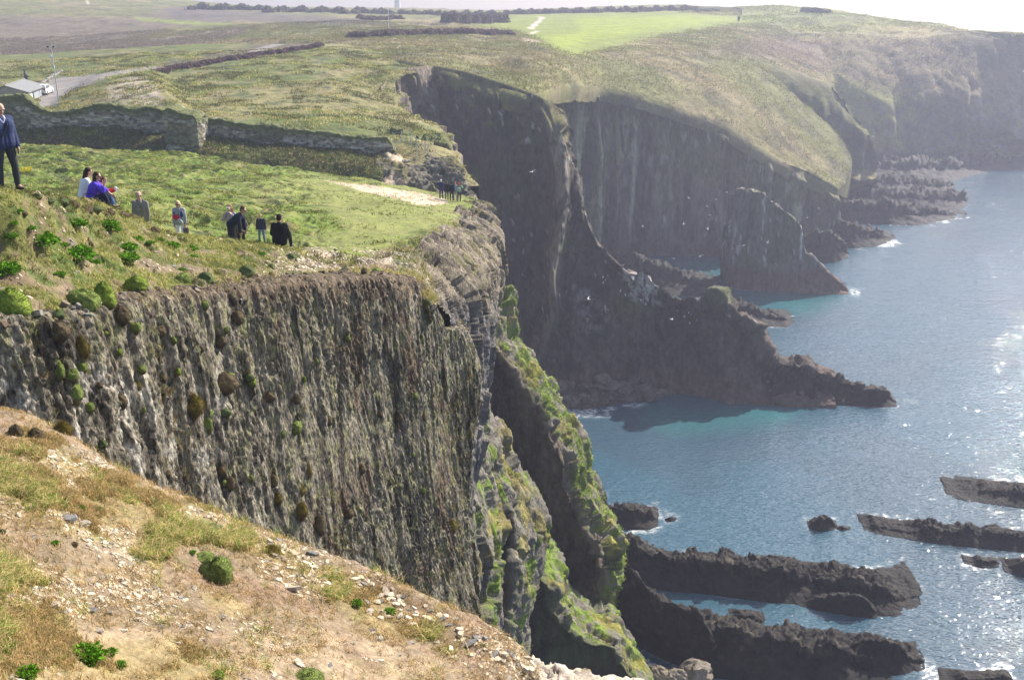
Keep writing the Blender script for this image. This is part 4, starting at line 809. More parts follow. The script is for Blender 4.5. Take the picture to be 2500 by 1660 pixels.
p, nn, c = sample('fore', 200, lambda g, n, px, py, c: (n[..., 2] > .5)*ss(py-np.interp(px, [0, 560, 760, 1000, 1140, 1272], [1050, 1270, 1345, 1450, 1517, 1595]), 8, 14)*(1-ss(py-np.interp(px, [0, 560, 760, 1000, 1140, 1272], [1050, 1270, 1345, 1450, 1517, 1595]), 30, 110))*(px > 640)*(px < 1300))
sz = .02+.03*rng.random(len(p)); v, f, M_ = flakes(p, nn, sz, .5); o = mesh_np('gravel', v, f, M_stone, None, np.repeat(stonecol(len(p), .8), M_, 0), smooth=False); tag(o, 'crumbling pale slate along the lip of the slope', kind='stuff')
sz = .018+.06*rng.random(len(CLOD_P))**3; v, f, M_ = flakes(CLOD_P, CLOD_N, sz, .9); o = mesh_np('soil_clods', v, f, M_stone, None, np.repeat(np.where(rng.random((len(sz), 1)) < .55, np.array((.13, .09, .06)), np.where(rng.random((len(sz), 1)) < .6, np.array((.20, .185, .16)), np.array((.26, .21, .15))))*(.6+.8*rng.random((len(sz), 1))), M_, 0), smooth=False); tag(o, 'crumbling soil and broken slate along the cliff rim', kind='stuff')
stone_protos = []
for k in range(6):
    v, f, M_ = flakes(np.zeros((1, 3)), np.array([[0, 0, 1.]]), np.array([1.0]), .32)
    cc = [(.50,.42,.32),(.42,.35,.27),(.24,.23,.23),(.56,.49,.39),(.46,.36,.25),(.30,.28,.26)][k]
    me = mesh_np('stone', v, f, M_stone, None, np.zeros((M_, 3))+cc, smooth=False); stone_protos.append(me)
def place(proto, p, s, rz, first=[]):
    if proto.name not in first: o = proto; first.append(proto.name)
    else: o = proto.copy(); COL.objects.link(o)
    o.location = p; o.scale = s if hasattr(s, '__len__') else (s,)*3; o.rotation_euler = rz if hasattr(rz, '__len__') else (0, 0, rz); return o
SP_ = [(167,1264,17,2,'grey slate slab, longest of the stones just above the bare earth'),(200,1285,13,3,'pale tan stone below the long grey slab'),(45,1262,9,3,None),(72,1418,11,1,None),(74,1434,8,3,None),(103,1420,9,3,None),(239,1433,7,3,None),(218,1419,16,4,'long orange tan splinter of slate on the bare earth'),(285,1417,14,4,None),(270,1492,8,5,None),(165,1457,10,0,None),
 (134,1486,14,0,None),(214,1493,12,2,None),(35,1541,10,3,'white upright stone in the grass at lower left'),(137,1609,8,3,None),(150,1602,7,3,None),(122,1617,6,3,None),(20,1651,8,3,None),(175,1535,9,0,None),(240,1545,10,0,None),(304,1540,9,3,None),(340,1516,10,0,None),(405,1349,9,3,None),(415,1347,8,5,None),(325,1378,9,0,None),(380,1398,9,0,None),(470,1432,9,3,None),
 (521,1443,6,3,None),(540,1510,12,3,'chalk white stone near the middle of the slope'),(508,1540,10,3,None),(434,1570,8,3,None),(490,1560,7,3,None),(390,1530,8,5,None),(445,1535,6,2,None),(729,1620,16,3,'large pale stone at the bottom beside the low cushion'),(812,1404,12,0,'pinkish boulder standing in the grass near the lip'),(905,1428,12,3,None),(942,1453,11,3,None),(901,1499,14,3,None),(976,1505,12,3,'whitish rounded stone below the leafy patch'),(868,1417,6,0,None),
 (905,1540,8,3,None),(912,1547,8,3,None),(929,1557,9,3,None),(1000,1568,8,3,None),(1067,1569,7,3,None),(1105,1605,10,3,None),(1096,1526,8,2,None),(1110,1512,8,3,None),(1080,1512,9,5,None),(834,1604,5,3,None),(970,1600,6,3,None),(1225,1580,6,3,None),(1240,1655,11,0,None),(708,1440,15,1,None),(772,1510,6,3,None),(805,1623,7,2,None),(690,1575,8,3,None),(995,1540,7,3,None),(860,1566,7,0,None)]
for k, (x, y, r_, pk, lb) in enumerate(SP_):
    q, n_ = at(x, y, ['fore'])
    if q is None: continue
    s = r_*1.0*np.linalg.norm(q-np.array((0, 0, H)))/F; o = place(stone_protos[pk % 6], q+n_*s*.12, (s, s*.8, s*(1.5 if lb and 'upright' in lb or lb and 'boulder' in lb else 1.0)), (rng.normal(0, .1), rng.normal(0, .1), rng.random()*6))
    tag(o, lb or 'loose pale slate stone lying on the foreground slope', 'stone', 'stones on the foreground slope')
for k, o in enumerate(stone_protos):
    if o.name not in place.__defaults__[0]: bpy.data.objects.remove(o)

# ---------- thrift cushions
def blob(name, s, cols, mat, nu=40, nv=24, squash=1.0, rough=.06):
    th = np.linspace(0, 2*np.pi, nu, endpoint=False); ph = np.linspace(.02, np.pi-.02, nv); T, Pp = np.meshgrid(th, ph)
    d = np.stack([np.cos(T)*np.sin(Pp), np.sin(T)*np.sin(Pp), np.cos(Pp)], 2); r = 1+.24*fbm(d, 1.2, 3, s)+.07*ridge(d, 2.6, 2, s+1)+rough*fbm(d, 9, 2, s+2)
    v = d*r[..., None]; v[..., 2] *= squash; i = np.arange(nv*nu).reshape(nv, nu); a = i[:-1]; b = i[1:]
    f = np.stack([a, b, np.roll(b, -1, 1), np.roll(a, -1, 1)], 2).reshape(-1, 4)
    c = np.zeros(v.shape)+np.array(cols[0]); c = mixc(c, cols[1], ss(-v[..., 2]+.5*fbm(d, 1.5, 3, s+3), .0, .5)); c = mixc(c, np.array(cols[0])*.55, ss(fbm(d, 8, 2, s+4), .1, .3))
    v = v.reshape(-1, 3); f = f.tolist(); return v, np.array(f), c.reshape(-1, 3)
M_cush = terrain('cushion_plant', 9, .10, None, .45, 1.6, bs=11)
CG, CB, CO = [(.32,.40,.10),(.20,.16,.07)], [(.24,.18,.10),(.13,.09,.055)], [(.40,.32,.08),(.22,.13,.06)]
def fur(v, f, c, n, ln, s):
    """leafy stubble over a cushion so its outline is soft"""
    i = rng.integers(0, len(v), n); p = v[i]; d = p/np.linalg.norm(p, axis=1, keepdims=True); t = rng.normal(0, 1, (n, 3)); t = np.cross(d, t); t /= np.linalg.norm(t, axis=1, keepdims=True)
    w = .022; tip = p+d*ln*(.5+rng.random((n, 1)))+t[:, [1, 2, 0]]*ln*.4; V = np.stack([p-t*w, p+t*w, tip], 1).reshape(-1, 3)
    Fq = np.arange(n*3).reshape(n, 3); return V, Fq, np.repeat(c[i]*(1.0+.7*rng.random((n, 1))), 3, 0)
cush = {}
for k, (nm, cc) in enumerate((('g', CG), ('g2', [(.36,.47,.07),(.22,.26,.06)]), ('b', CB), ('o', CO), ('t', [(.22,.28,.11),(.13,.11,.07)]))):
    v, f, c = blob('c', 800+k*9, cc, M_cush); tri = np.concatenate([f[:, :3], f[:, [0, 2, 3]]]); V, Fq, C2 = fur(v, f, c, 3000, .075 if nm != 'o' else .42, k)
    o = mesh_np('thrift_cushion' if nm != 'o' else 'grass_tuft', np.concatenate([v, V]), np.concatenate([tri, Fq+len(v)]), M_cush, None, np.concatenate([c, C2])); cush[nm] = o
CU = [(530,1390,48,'g','big green thrift cushion standing alone on the bare slope',1.0),(497,1352,30,'g','flat green skirt of cushion plant behind the big lone cushion',.35),(520,1287,24,'t','grey green cushion at the grassy lip of the slope',.6),(750,1655,48,'g','green and russet cushion at the bottom edge of the photo',.55),
 (30,752,48,'g2','bright green cushion at the left edge on the cliff rim',1.0),(205,738,44,'g','largest rounded cushion on the rim, olive with brown foot',1.0),(255,728,30,'g2','tall bright cushion pressed against the largest one',1.5),(330,692,30,'g2','light green domed cushion in the middle of the rim',.9),(447,680,25,'g','round green cushion left of the brown capped pair',.9),(500,682,23,'t','grey topped brown footed cushion of the rim',1.0),
 (141,770,17,'t',None,.8),(141,806,26,'b','brown double cushion hanging at the rim',1.2),(295,770,22,'b',None,1.3),(330,800,16,'g',None,1.1),(388,803,17,'b',None,1.2),(577,775,18,'b','brown and green globe high on the open cliff face',1.2),(496,745,14,'g',None,1.),
 (140,908,16,'g',None,1.5),(171,917,17,'g',None,1.2),(179,958,24,'g','lowest and fattest cushion of the green cascade on the cliff',1.3),(200,897,14,'g',None,1.2),(138,886,11,'g2',None,1.2),(217,990,13,'g',None,1.3),(343,903,12,'g',None,1.1),(293,856,8,'g2',None,1.2),(420,831,9,'g',None,1.3),(259,812,7,'g2',None,1),(396,920,12,'b',None,1),(425,925,14,'b',None,1.1),(436,906,9,'g2',None,1.3),(536,829,16,'b',None,1.1),(550,803,8,'g',None,1.3),(490,852,8,'b',None,1.2),
 (542,930,33,'b','huge dark brown cushion jutting from the cliff face',1.0),(556,912,14,'g2','fresh green leaves sprouting on the huge brown cushion',.6),(610,922,12,'t',None,1),(509,1004,14,'g2',None,1.2),(550,1007,14,'t',None,.9),(331,939,11,'o',None,1.2),(293,979,16,'b',None,1.5),
 (504,1037,15,'g','tall green cushion low on the cliff beside the dry grass tongue',1.6),(470,990,22,'o','dry grass tongue on the cliff face',1.2),(249,1084,10,'t',None,1.2),(612,1165,9,'g',None,1.5),(542,1146,12,'b',None,1.2),(407,1154,10,'b',None,1.3),(558,1178,15,'b',None,1.5),(160,1043,20,'o',None,1.),(41,1056,20,'b',None,1.2),(84,1064,20,'b',None,1.2),(545,1175,9,'g',None,1.2),
 (616,933,12,'g2',None,1.2),(658,969,15,'b',None,1.1),(723,971,13,'b',None,1.2),(717,1040,22,'g','leafy green clump halfway down the open cliff face',.9),(803,1027,11,'b',None,1.4),(847,824,8,'g',None,1.3),(828,854,7,'b',None,1.2),(1013,965,8,'g',None,1.2),(975,1019,10,'b',None,1.3),(1034,1019,7,'b',None,1.5),(876,930,6,'b',None,1.3),(771,881,6,'g',None,1.5),(742,925,7,'g2',None,1.2),
 (665,1173,14,'b',None,1.4),(779,1279,18,'b','long brown tuft near the foot of the open cliff face',1.9),(852,1252,12,'b',None,1.3),(950,1176,8,'b',None,1.2),(882,1146,10,'b',None,1.6),(1034,1198,7,'g',None,1.3),(1104,1282,14,'o','orange and green tuft on the right corner of the near cliff',1.2),(735,1244,14,'o',None,1.5),(733,1195,12,'o',None,1.2),(679,1214,11,'o',None,1.4),(750,1150,9,'o',None,2.0),(925,1010,7,'b',None,1.4),(1010,1110,6,'g',None,1.2),(690,1060,8,'g',None,1.4),(600,1100,8,'b',None,1.2),(350,1000,10,'g',None,1.),(240,940,9,'b',None,1.1),(460,960,9,'b',None,1.2),(200,850,14,'o','orange dry grass beard hanging below the rim',2.0),
 (710,630,17,'t','dark green cushion just below the seated man in black',.9),(727,625,9,'t',None,.9),(664,652,12,'t',None,.9),(664,669,9,'b',None,1),(603,662,24,'t','broad pale olive cushion below the stooping man',.8),(1033,626,9,'t',None,1.1),(895,655,10,'b',None,.9),(840,660,9,'t',None,.8),(917,661,14,'g',None,.7),(819,613,7,'t',None,1),(660,1345,26,'o','shaggy brown grass tuft at the lip of the foreground slope',.5),(180,1330,10,'b',None,.8),(8,1300,9,'t',None,.8)]
CU += [(x, y, r, t, 'turf hummock with dark earth along the crest below the seated women', q) for x, y, r, t, q in ((120,487,15,'t',.6),(150,492,17,'t',.7),(180,500,16,'b',.7),(212,508,20,'b',.7),(235,512,16,'t',.6),(268,516,18,'b',.6),(300,520,18,'b',.6),(326,527,14,'b',.7),(345,522,14,'t',.6),(380,560,14,'b',.8),(90,480,12,'t',.8),(60,520,12,'b',.7))]
CP_first = []
for k, (x, y, r_, ty, lb, sq) in enumerate(CU):
    q, n_ = at(x, y+r_*.2, ['fore', 'field', 'cliff'])
    if q is None: continue
    s = r_*np.linalg.norm(q-np.array((0, 0, H)))/F*.80; on = 'cliff' if n_[2] < .55 and q[1] > 13 else 'slope'
    o = place(cush[ty], q+(-n_*s*.22 if on == 'cliff' else np.array((0, 0, s*.02))), (s*1.05, s*.95, s*sq), (0, 0, rng.random()*6), CP_first)
    what = {'g': 'green thrift cushion', 'g2': 'bright green thrift cushion', 'b': 'brown thrift cushion', 'o': 'dry grass tuft', 't': 'grey green thrift cushion'}[ty]
    tag(o, lb or ('small '+what+(' growing on the near cliff face' if on == 'cliff' else ' growing on the earth near the cliff rim')), 'grass tuft' if ty == 'o' else 'cushion plant', 'cushions of thrift and dry grass about the near cliff')
# ---------- leafy plants
def rosette(s, n=520, L=.27):
    r = np.random.default_rng(s); a = r.random(n)*2*np.pi; e = np.arccos(r.random(n)*.95); d = np.stack([np.cos(a)*np.sin(e), np.sin(a)*np.sin(e), np.cos(e)*.75], 1)
    b = d*(.25+.45*r.random((n, 1))); t = np.cross(d, r.normal(0, 1, (n, 3))); t /= np.linalg.norm(t, axis=1, keepdims=True); ll = L*(.6+.6*r.random((n, 1)))
    out = d+r.normal(0, .35, d.shape)+np.array((0, 0, .25)); out /= np.linalg.norm(out, axis=1, keepdims=True); w = .065
    v = np.stack([b, b+out*ll*.5-t*w, b+out*ll*.5+t*w, b+out*ll+np.array((0, 0, -.05))], 1).reshape(-1, 3)
    f = (np.array([[0, 1, 2], [1, 3, 2]])[None]+(np.arange(n)*4)[:, None, None]).reshape(-1, 3)
    c = np.repeat(np.array((.12, .27, .02))*(.45+1.3*r.random((n, 1))**2), 4, 0); return v, f, c
pl = [mesh_np('leafy_plant', *rosette(s)[:2], M_leaf, None, rosette(s)[2], smooth=False) for s in (1, 2, 3)]
PL = [(187,547,22),(264,549,24),(105,583,30),(191,622,36),(314,605,20),(336,583,14),(366,594,10),(391,587,10),(312,631,24),(27,574,14),(48,515,8),(419,601,18),(463,608,16),(473,625,10),(640,620,10),(16,657,28),(144,670,13),(444,657,9),(209,1599,38),(69,1644,22),(273,1584,14),(296,1627,14),(7,1478,14),(531,1653,16),(155,600,12),(75,560,12),(230,640,13),(165,765,8),(870,1470,14),(840,1435,12),(950,1490,14),(240,1240,10),(190,1240,12),(30,545,10),(285,560,10),(135,1330,9),(470,1350,8)]
for k, (x, y, r_) in enumerate(PL):
    q, n_ = at(x, y+r_*.35, ['fore', 'field'])
    if q is None: continue
    s = r_*np.linalg.norm(q-np.array((0, 0, H)))/F*1.4; o = place(pl[k % 3], q+np.array((0, 0, s*.05)), (s*1.1, s, s*.95), rng.random()*6)
    lb = {3: 'largest bright green leafy plant on the slope between crest and rim', 15: 'bright green leafy plant cut by the left edge of the photo', 18: 'largest leafy clump in the bottom left foreground', 19: 'compact bright green plant near the bottom left corner'}.get(k)
    tag(o, lb or ('glossy leafy green plant on the slope below the seated women' if q[1] > 13.5 else 'low leafy green plant on the foreground slope'), 'plant', 'bright leafy plants')
q, n_ = at(55, 418, ['field'], 12)
g_, nn, px, py, c = PATCH['field']; sel = sample('field', 900, lambda g, n, px, py, c: poly(px, py, [(34,414),(75,411),(72,420),(36,424)], 2))[0]
blades('gorse', sel, np.zeros((900, 3))+np.array((.62, .50, .02)), .16, .03, M_grass, 'patch of yellow gorse flowers behind the standing man', .8)
# ---------- boulders of the inlet beach and of the cove
def boulder(s, name='boulder', c=(.15, .125, .105)):
    v, f, cc = blob('b', s, [c, c], M_reef, 22, 14, .75, .02); q = v.copy(); v = v*(1+.35*facet(v, 1.1, s)[:, None]); return mesh_np(name, v, f, M_reef, None, np.zeros(v.shape)+c, smooth=False)
bp = [boulder(900+k) for k in range(4)]
for k in range(64):
    x = 1268+rng.random()*335; y = 925+rng.random()*55 if x > 1340 else 945+rng.random()*42
    q, n_ = at(x, y, ['inlet', 'J'], 12)
    if q is None or q[2] > 5: continue
    s = .45+.9*rng.random()**2; place(bp[k % 4], q+np.array((0, -.3, .1*s)), (s*1.3, s, s*.8), (rng.normal(0, .3), rng.normal(0, .3), rng.random()*6))
    o = bpy.context.scene.collection.objects[-1]
bnames = []
for o in COL.objects:
    if o.name.startswith('boulder'): tag(o, 'dark boulder on the shaded beach of the inlet', 'boulder', 'boulders at the head of the inlet')
bc = [(1604,1643,24,'squared brown boulder standing on the pebble cove',(.24,.19,.14)),(1650,1645,24,'cracked brown boulder, middle of three in the cove',(.22,.18,.14)),(1690,1632,30,'largest brown boulder of three in the cove',(.20,.165,.13)),(1318,1040,14,None,None)]
for k, (x, y, r_, lb, c) in enumerate(bc[:3]):
    o = boulder(950+k*3, 'boulder', c); q = Z(x, y+r_*.5, 1.2); s = r_*np.linalg.norm(q-np.array((0, 0, H)))/F; o.location = q+np.array((0, 0, s*.3)); o.scale = (s*1.1, s, s*1.1); tag(o, lb, 'boulder')
o = boulder(970, 'boulder', (.36, .26, .21)); q = Z(1402, 1040, 0); o.location = q; o.scale = (1.3, .8, .45); tag(o, 'small reddish rock awash beside the mossy fin', 'boulder')
p, nn, c = sample('beach', 6000, lambda g, n, px, py, c: 1.0+0*px); sz = .08+.14*rng.random(len(p))
v, f, M_ = flakes(p, nn, sz, .7); o = mesh_np('pebbles', v, f, M_stone, None, np.repeat(np.array((.30, .28, .26))*(.6+.8*rng.random((len(p), 1))), M_, 0), smooth=False); tag(o, 'grey pebbles of the cove', kind='stuff')
# ------------------------------------------------------------------ built things
def poly_mesh(name, parts, mat, parent=None, bevel=0, smooth=False):
    """parts: list of (verts, faces)"""
    V, Fc = [], []
    for v, f in parts:
        k = len(V); V += [tuple(map(float, p)) for p in v]; Fc += [[i+k for i in q] for q in f]
    me = bpy.data.meshes.new(name); me.from_pydata(V, [], Fc); me.update()
    for q in me.polygons: q.use_smooth = smooth
    if mat: me.materials.append(mat)
    o = bpy.data.objects.new(name, me); COL.objects.link(o)
    if parent: o.parent = parent
    if bevel:
        b = o.modifiers.new('bevel', 'BEVEL'); b.width = bevel; b.segments = 2
    return o
BF = [(3,2,1,0),(4,5,6,7),(0,1,5,4),(1,2,6,5),(2,3,7,6),(3,0,4,7)]
def box(x0, x1, y0, y1, z0, z1): return ([(x, y, z) for z in (z0, z1) for x, y in ((x0, y0), (x1, y0), (x1, y1), (x0, y1))], BF)
def tube(pts, rad, k=8):
    pts = [np.array(p, float) for p in pts]; V, Fc = [], []
    if not hasattr(rad, '__len__'): rad = [rad]*len(pts)
    for i, p in enumerate(pts):
        d = pts[min(i+1, len(pts)-1)]-pts[max(i-1, 0)]; d /= np.linalg.norm(d)+1e-9; a = np.cross(d, (0, 0, 1) if abs(d[2]) < .9 else (1, 0, 0)); a /= np.linalg.norm(a); b = np.cross(d, a)
        V += [p+rad[i]*(math.cos(t)*a+math.sin(t)*b) for t in np.arange(k)*2*np.pi/k]
    for i in range(len(pts)-1):
        for j in range(k): Fc.append((i*k+j, i*k+(j+1) % k, (i+1)*k+(j+1) % k, (i+1)*k+j))
    Fc.append(tuple(range(k))[::-1]); Fc.append(tuple((len(pts)-1)*k+j for j in range(k))); return V, Fc

# ---------- ruined wall and its tower
M_wall = terrain('old_masonry', 2.6, .12, (1, 1, 2.4), .5, 1.6)
def c_wall(g, n, px, py):
    c = base(g, (.26,.235,.19)); b = np.round(g*np.array((2.2, 2.2, 4.5))); k = _h(b[..., 0].astype(np.int64).astype(np.uint32), b[..., 1].astype(np.int64).astype(np.uint32), b[..., 2].astype(np.int64).astype(np.uint32), 5)
    c = c*(1+.65*k[..., None]); c = mixc(c, (.48,.45,.40), ss(k, .72, .8)*ss(fbm(g, .25, 2, 951), -.1, .3)); c = mixc(c, (.10,.10,.05), ss(fbm(g, .4, 3, 952), .05, .35)*.7)
    v = np.linspace(0, 1, g.shape[0])[:, None]+0*px; c = mixc(c, (.11,.12,.045), ss(v, .42, .45)*(1-ss(v, .60, .66))); return c
def d_wall(g, n): return nz(g, n, .16*facet(g, 1.6, 955, (1, 1, 2))+.12*fbm(g, .8, 3, 956))
def wall(top, Yf, zb, thick, parent, label, key, endr=None, name='wall', res=.12):
    T = pr([(x, y, Yf(x)) for x, y in top]); B = [np.array((p[0], p[1]-.25, zb)) for p in T]; bk = [p+np.array((0, thick, -.1)) for p in T]; bb = [p+np.array((0, thick+.2, 0)) for p in B]
    rows = [B, lerp(B, T, .5), T, [t+np.array((0, thick*.5, .12)) for t in T], bk, bb]
    for r_ in rows:
        c0 = (B[0]+bb[0])/2; c1 = (B[-1]+bb[-1])/2; a = np.array((c0[0]-.1, c0[1], r_[0][2])); e = np.array((c1[0]+.1, c1[1], r_[-1][2])); r_.insert(0, a); r_.append(e)
    return patch(name, rows, res, res, M_wall, d_wall, c_wall, sm=.1, parent=parent, label=label, key=key, flip=True)
rw = empty('ruined_wall', (0, 0, 0)); tag(rw, 'long ruined stone wall with a broken square tower and grassy top', 'wall')
wall([(-300,236),(-60,236),(0,238),(38,232),(60,236),(79,255),(100,268),(125,274),(163,274),(195,268),(230,256),(271,255),(303,263),(333,268),(363,261),(388,268),(398,274)], lambda x: 110.5, 46.2, 1.3, rw, None, 'wallA')
wall([(478,290),(542,293),(600,305),(640,305),(689,314),(778,323),(867,335),(920,338),(945,338),(955,350),(962,370)], lambda x: 110.5-(x-480)*.002, 45.0, 1.2, rw, 'lower right length of the ruined wall, patched with white stones', 'wallB')
wall([(397,273),(407,266),(425,272),(444,279),(471,282),(480,292)], lambda x: 106.8, 44.3, 3.9, rw, 'square broken tower standing forward of the wall', 'tower', name='tower')
# ---------- hut
M_hutw = plain('hut_wall', (.36, .33, .29), var=.2, sc=3); M_hutr = plain('hut_roof', (.20, .20, .20), .9, .12, 2); M_door = plain('hut_door', (.30, .33, .35), .6, .1); M_dk = plain('dark_gap', (.03, .03, .03))
hut = empty('hut', (0, 0, 0)); tag(hut, 'low grey pitched roof hut behind the wall at the far left', 'hut')
A = W(65, 143, 48.95); Bp = W(108, 153, 48.95); rd = (Bp-A); rd[2] = 0; Lr = np.linalg.norm(rd); rd /= Lr; sd = np.array((rd[1], -rd[0], 0)); sd = -sd if sd[0] < 0 else sd
def hp(u, v, z): return A+rd*u-sd*v+np.array((0, 0, z))     # u along the ridge, v from the eave inwards
wd_ = 5.2; zb = -2.4
poly_mesh('wall', [([hp(0,0,zb),hp(Lr,0,zb),hp(Lr,wd_,zb),hp(0,wd_,zb),hp(0,0,0),hp(Lr,0,0),hp(Lr,wd_,0),hp(0,wd_,0),hp(0,wd_/2,.82),hp(Lr,wd_/2,.82)], [(0,1,5,4),(2,3,7,6),(0,4,8,7,3),(1,2,6,9,5),(4,5,9,8),(7,8,9,6)])], M_hutw, hut)
o_ = .35
def slab(a, b, c, d, t=.10): 
    q = [np.array(x) for x in (a, b, c, d)]; return ([*q, *[x+np.array((0, 0, t)) for x in q]], BF)
poly_mesh('roof', [slab(hp(-o_,-o_,-.08),hp(Lr+o_,-o_,-.08),hp(Lr+o_,wd_/2,.87),hp(-o_,wd_/2,.87)), slab(hp(-o_,wd_/2,.875),hp(Lr+o_,wd_/2,.875),hp(Lr+o_,wd_+o_,-.08),hp(-o_,wd_+o_,-.08))], M_hutr, hut)
poly_mesh('ridge_cap', [tube([hp(-o_,wd_/2,1.0),hp(Lr+o_,wd_/2,1.0)], .07, 6)], M_hutr, hut)
for u0, u1, m in ((.6, 2.8, plain('white_panel', (.62,.62,.58))), (3.4, 6.6, M_door), (6.9, 9.4, M_door)):
    poly_mesh('door', [([hp(u, v, z) for z in (zb+.1, -.25) for u, v in ((u0,-.04),(u1,-.04),(u1,.05),(u0,.05))], BF)], m, hut)
for u0 in (3.1, 9.6): poly_mesh('post', [([hp(u, v, z) for z in (zb, -.1) for u, v in ((u0,-.09),(u0+.2,-.09),(u0+.2,.05),(u0,.05))], BF)], M_dk, hut)
poly_mesh('window', [([hp(u, v, z) for z in (-.75, -.25) for u, v in ((-.05,1.5),(.05,1.5),(.05,2.7),(-.05,2.7))], BF)], M_dk, hut)
# ---------- lamp post
M_galv = plain('galvanised', (.50, .52, .52), .5, .1, 5, .3); M_white = plain('white_paint', (.75, .75, .73), .5, .05)
lp = ground(143, 139, 'rise'); L = empty('camera_mast', tuple(lp)); tag(L, 'thin galvanised mast with floodlights rising above the ruined wall', 'mast')
poly_mesh('pole', [tube([(0,0,-.5),(0,0,7.0)], [.10,.055])], M_galv, L); poly_mesh('crossbar', [tube([(-.45,0,6.7),(.45,0,6.7)], .03)], M_galv, L)
for x in (-.42, .3): poly_mesh('floodlight', [box(x-.12,x+.12,-.12,.12,6.72,6.92)], M_dk, L, .02)
poly_mesh('aerial', [tube([(.15,0,6.9),(.15,0,7.5)], .02, 5)], M_galv, L); poly_mesh('camera_housing', [box(-.32,-.02,-.2,.15,5.55,5.80)], M_white, L, .03); poly_mesh('bracket', [box(-.2,0,-.05,.05,5.45,5.56)], M_galv, L); poly_mesh('junction_box', [box(-.12,.12,-.2,-.05,4.1,4.5)], M_galv, L)
# ---------- standing stone
q = ground(68, 168, 'rise'); v, f, cc = blob('b', 971, [(.16,.14,.12)]*2, M_reef, 16, 24, 1, .02)
v = v*np.array((.48, .30, 1.15)); v[:, 2] += 1.0; v[:, 0] *= 1-.22*np.clip(v[:, 2], 0, 2.2); v[:, 0] -= .10*v[:, 2]; v += .10*facet(v, 2.0, 3)[:, None]
o = mesh_np('standing_stone', v, f, M_reef, None, cc, smooth=False); o.location = q; tag(o, 'dark upright standing stone on the grass behind the hut', 'stone')
q = ground(5, 165, 'rise'); o = place(stone_protos[4] if stone_protos[4].name in bpy.data.objects else stone_protos[0], q+np.array((0,0,.15)), (.9,.6,1.2), 1.0); tag(o, 'low flat stone on the grass left of the standing stone', 'stone')
# ---------- low stone edging of the car park
es = empty('stone_edging', (0, 0, 0)); tag(es, 'row of whitish stones edging the car park behind the hut', 'edging')
for k in range(14):
    q = ground(97+k*4.0, 166+k*1.6, 'rise'); v, f, cc = blob('b', 980+k, [(.40,.37,.33)]*2, M_reef, 8, 6, .7, .02); o = mesh_np('stone', v*.38, f, M_stone, es, cc, smooth=False); o.location = q
# ---------- car
M_car = plain('car_paint', (.78, .78, .77), .25, .02, 3, 0, .5); M_glass = plain('car_glass', (.02, .025, .03), .08, .05, 3, 0, .6); M_tyre = plain('tyre', (.02, .02, .02)); M_rim = plain('rim', (.5, .5, .5), .3, .05, 3, .8); M_red = plain('tail_lamp', (.45, .02, .02), .3)
q = ground(108, 153, 'rise'); car = empty('parked_car', tuple(q), R(8)); tag(car, 'white hatchback parked beyond the right end of the hut', 'car')
prof = [(-1.95,.35),(-1.98,.75),(-1.85,.95),(-1.55,1.38),(-1.2,1.46),(.15,1.44),(.95,1.0),(1.75,.88),(1.98,.68),(1.98,.35),(1.6,.25),(-1.6,.25)]
def car_body(wy=.86):
    V = []; 
    for s in (-1, 1):
        for x, z in prof: V.append((s*(wy-(.14 if z > 1.1 else 0)), x, z))
    n = len(prof); Fc = [tuple(range(n)), tuple(range(2*n-1, n-1, -1))]+[(i, i+n, (i+1) % n+n, (i+1) % n) for i in range(n)]
    return [(V, [f_[::-1] for f_ in Fc])]
poly_mesh('body', car_body(), M_car, car, .05)
poly_mesh('window', [([(-.62,-1.80,1.0),(.62,-1.80,1.0),(.56,-1.50,1.40),(-.56,-1.50,1.40),(-.62,-1.84,1.0),(.62,-1.84,1.0),(.56,-1.58,1.40),(-.56,-1.58,1.40)], BF)], M_glass, car)
poly_mesh('window', [([(-.6,.92,1.04),(.6,.92,1.04),(.55,.2,1.42),(-.55,.2,1.42),(-.6,.96,1.06),(.6,.96,1.06),(.55,.24,1.45),(-.55,.24,1.45)], BF)], M_glass, car)
for s in (-1, 1):
    poly_mesh('window', [([(s*.865,-1.5,.98),(s*.865,.75,.98),(s*.745,.1,1.38),(s*.745,-1.35,1.38),(s*.84,-1.5,.98),(s*.84,.75,.98),(s*.72,.1,1.38),(s*.72,-1.35,1.38)], BF)], M_glass, car)
    poly_mesh('tail_light', [box(s*.7-.12,s*.7+.12,-2.0,-1.93,.72,.95)], M_red, car); poly_mesh('headlight', [box(s*.65-.16,s*.65+.16,1.93,2.0,.6,.76)], M_white, car)
    for y in (-1.25, 1.25):
        w_ = poly_mesh('wheel', [tube([(s*.80,y,.31),(s*.88,y,.31)], .2, 14)], M_rim, car); poly_mesh('tyre', [tube([(s*.70,y,.31),(s*.87,y,.31)], .31, 18)], M_tyre, w_)
# ---------- lighthouse tower on the skyline
q = W(970.5, 690, 52); lt = empty('lighthouse', tuple(q)); tag(lt, 'distant white lighthouse tower with a dark band on the skyline', 'lighthouse')
def ring(z0, z1, r0, r1, m, nm): poly_mesh(nm, [tube([(0,0,z0),(0,0,z1)], [r0, r1], 20)], m, lt, smooth=False)
ring(-2, 8.4, 1.95, 1.72, M_white, 'tower'); ring(8.4, 14, 1.73, 1.6, plain('band_paint', (.28,.06,.07)), 'dark_band'); ring(14, 20, 1.6, 1.45, M_white, 'upper_tower'); ring(20, 20.5, 2.1, 2.1, M_dk, 'gallery'); ring(20.5, 23, 1.1, 1.1, M_glass, 'lantern'); ring(23, 24.5, 1.3, .1, M_dk, 'roof')
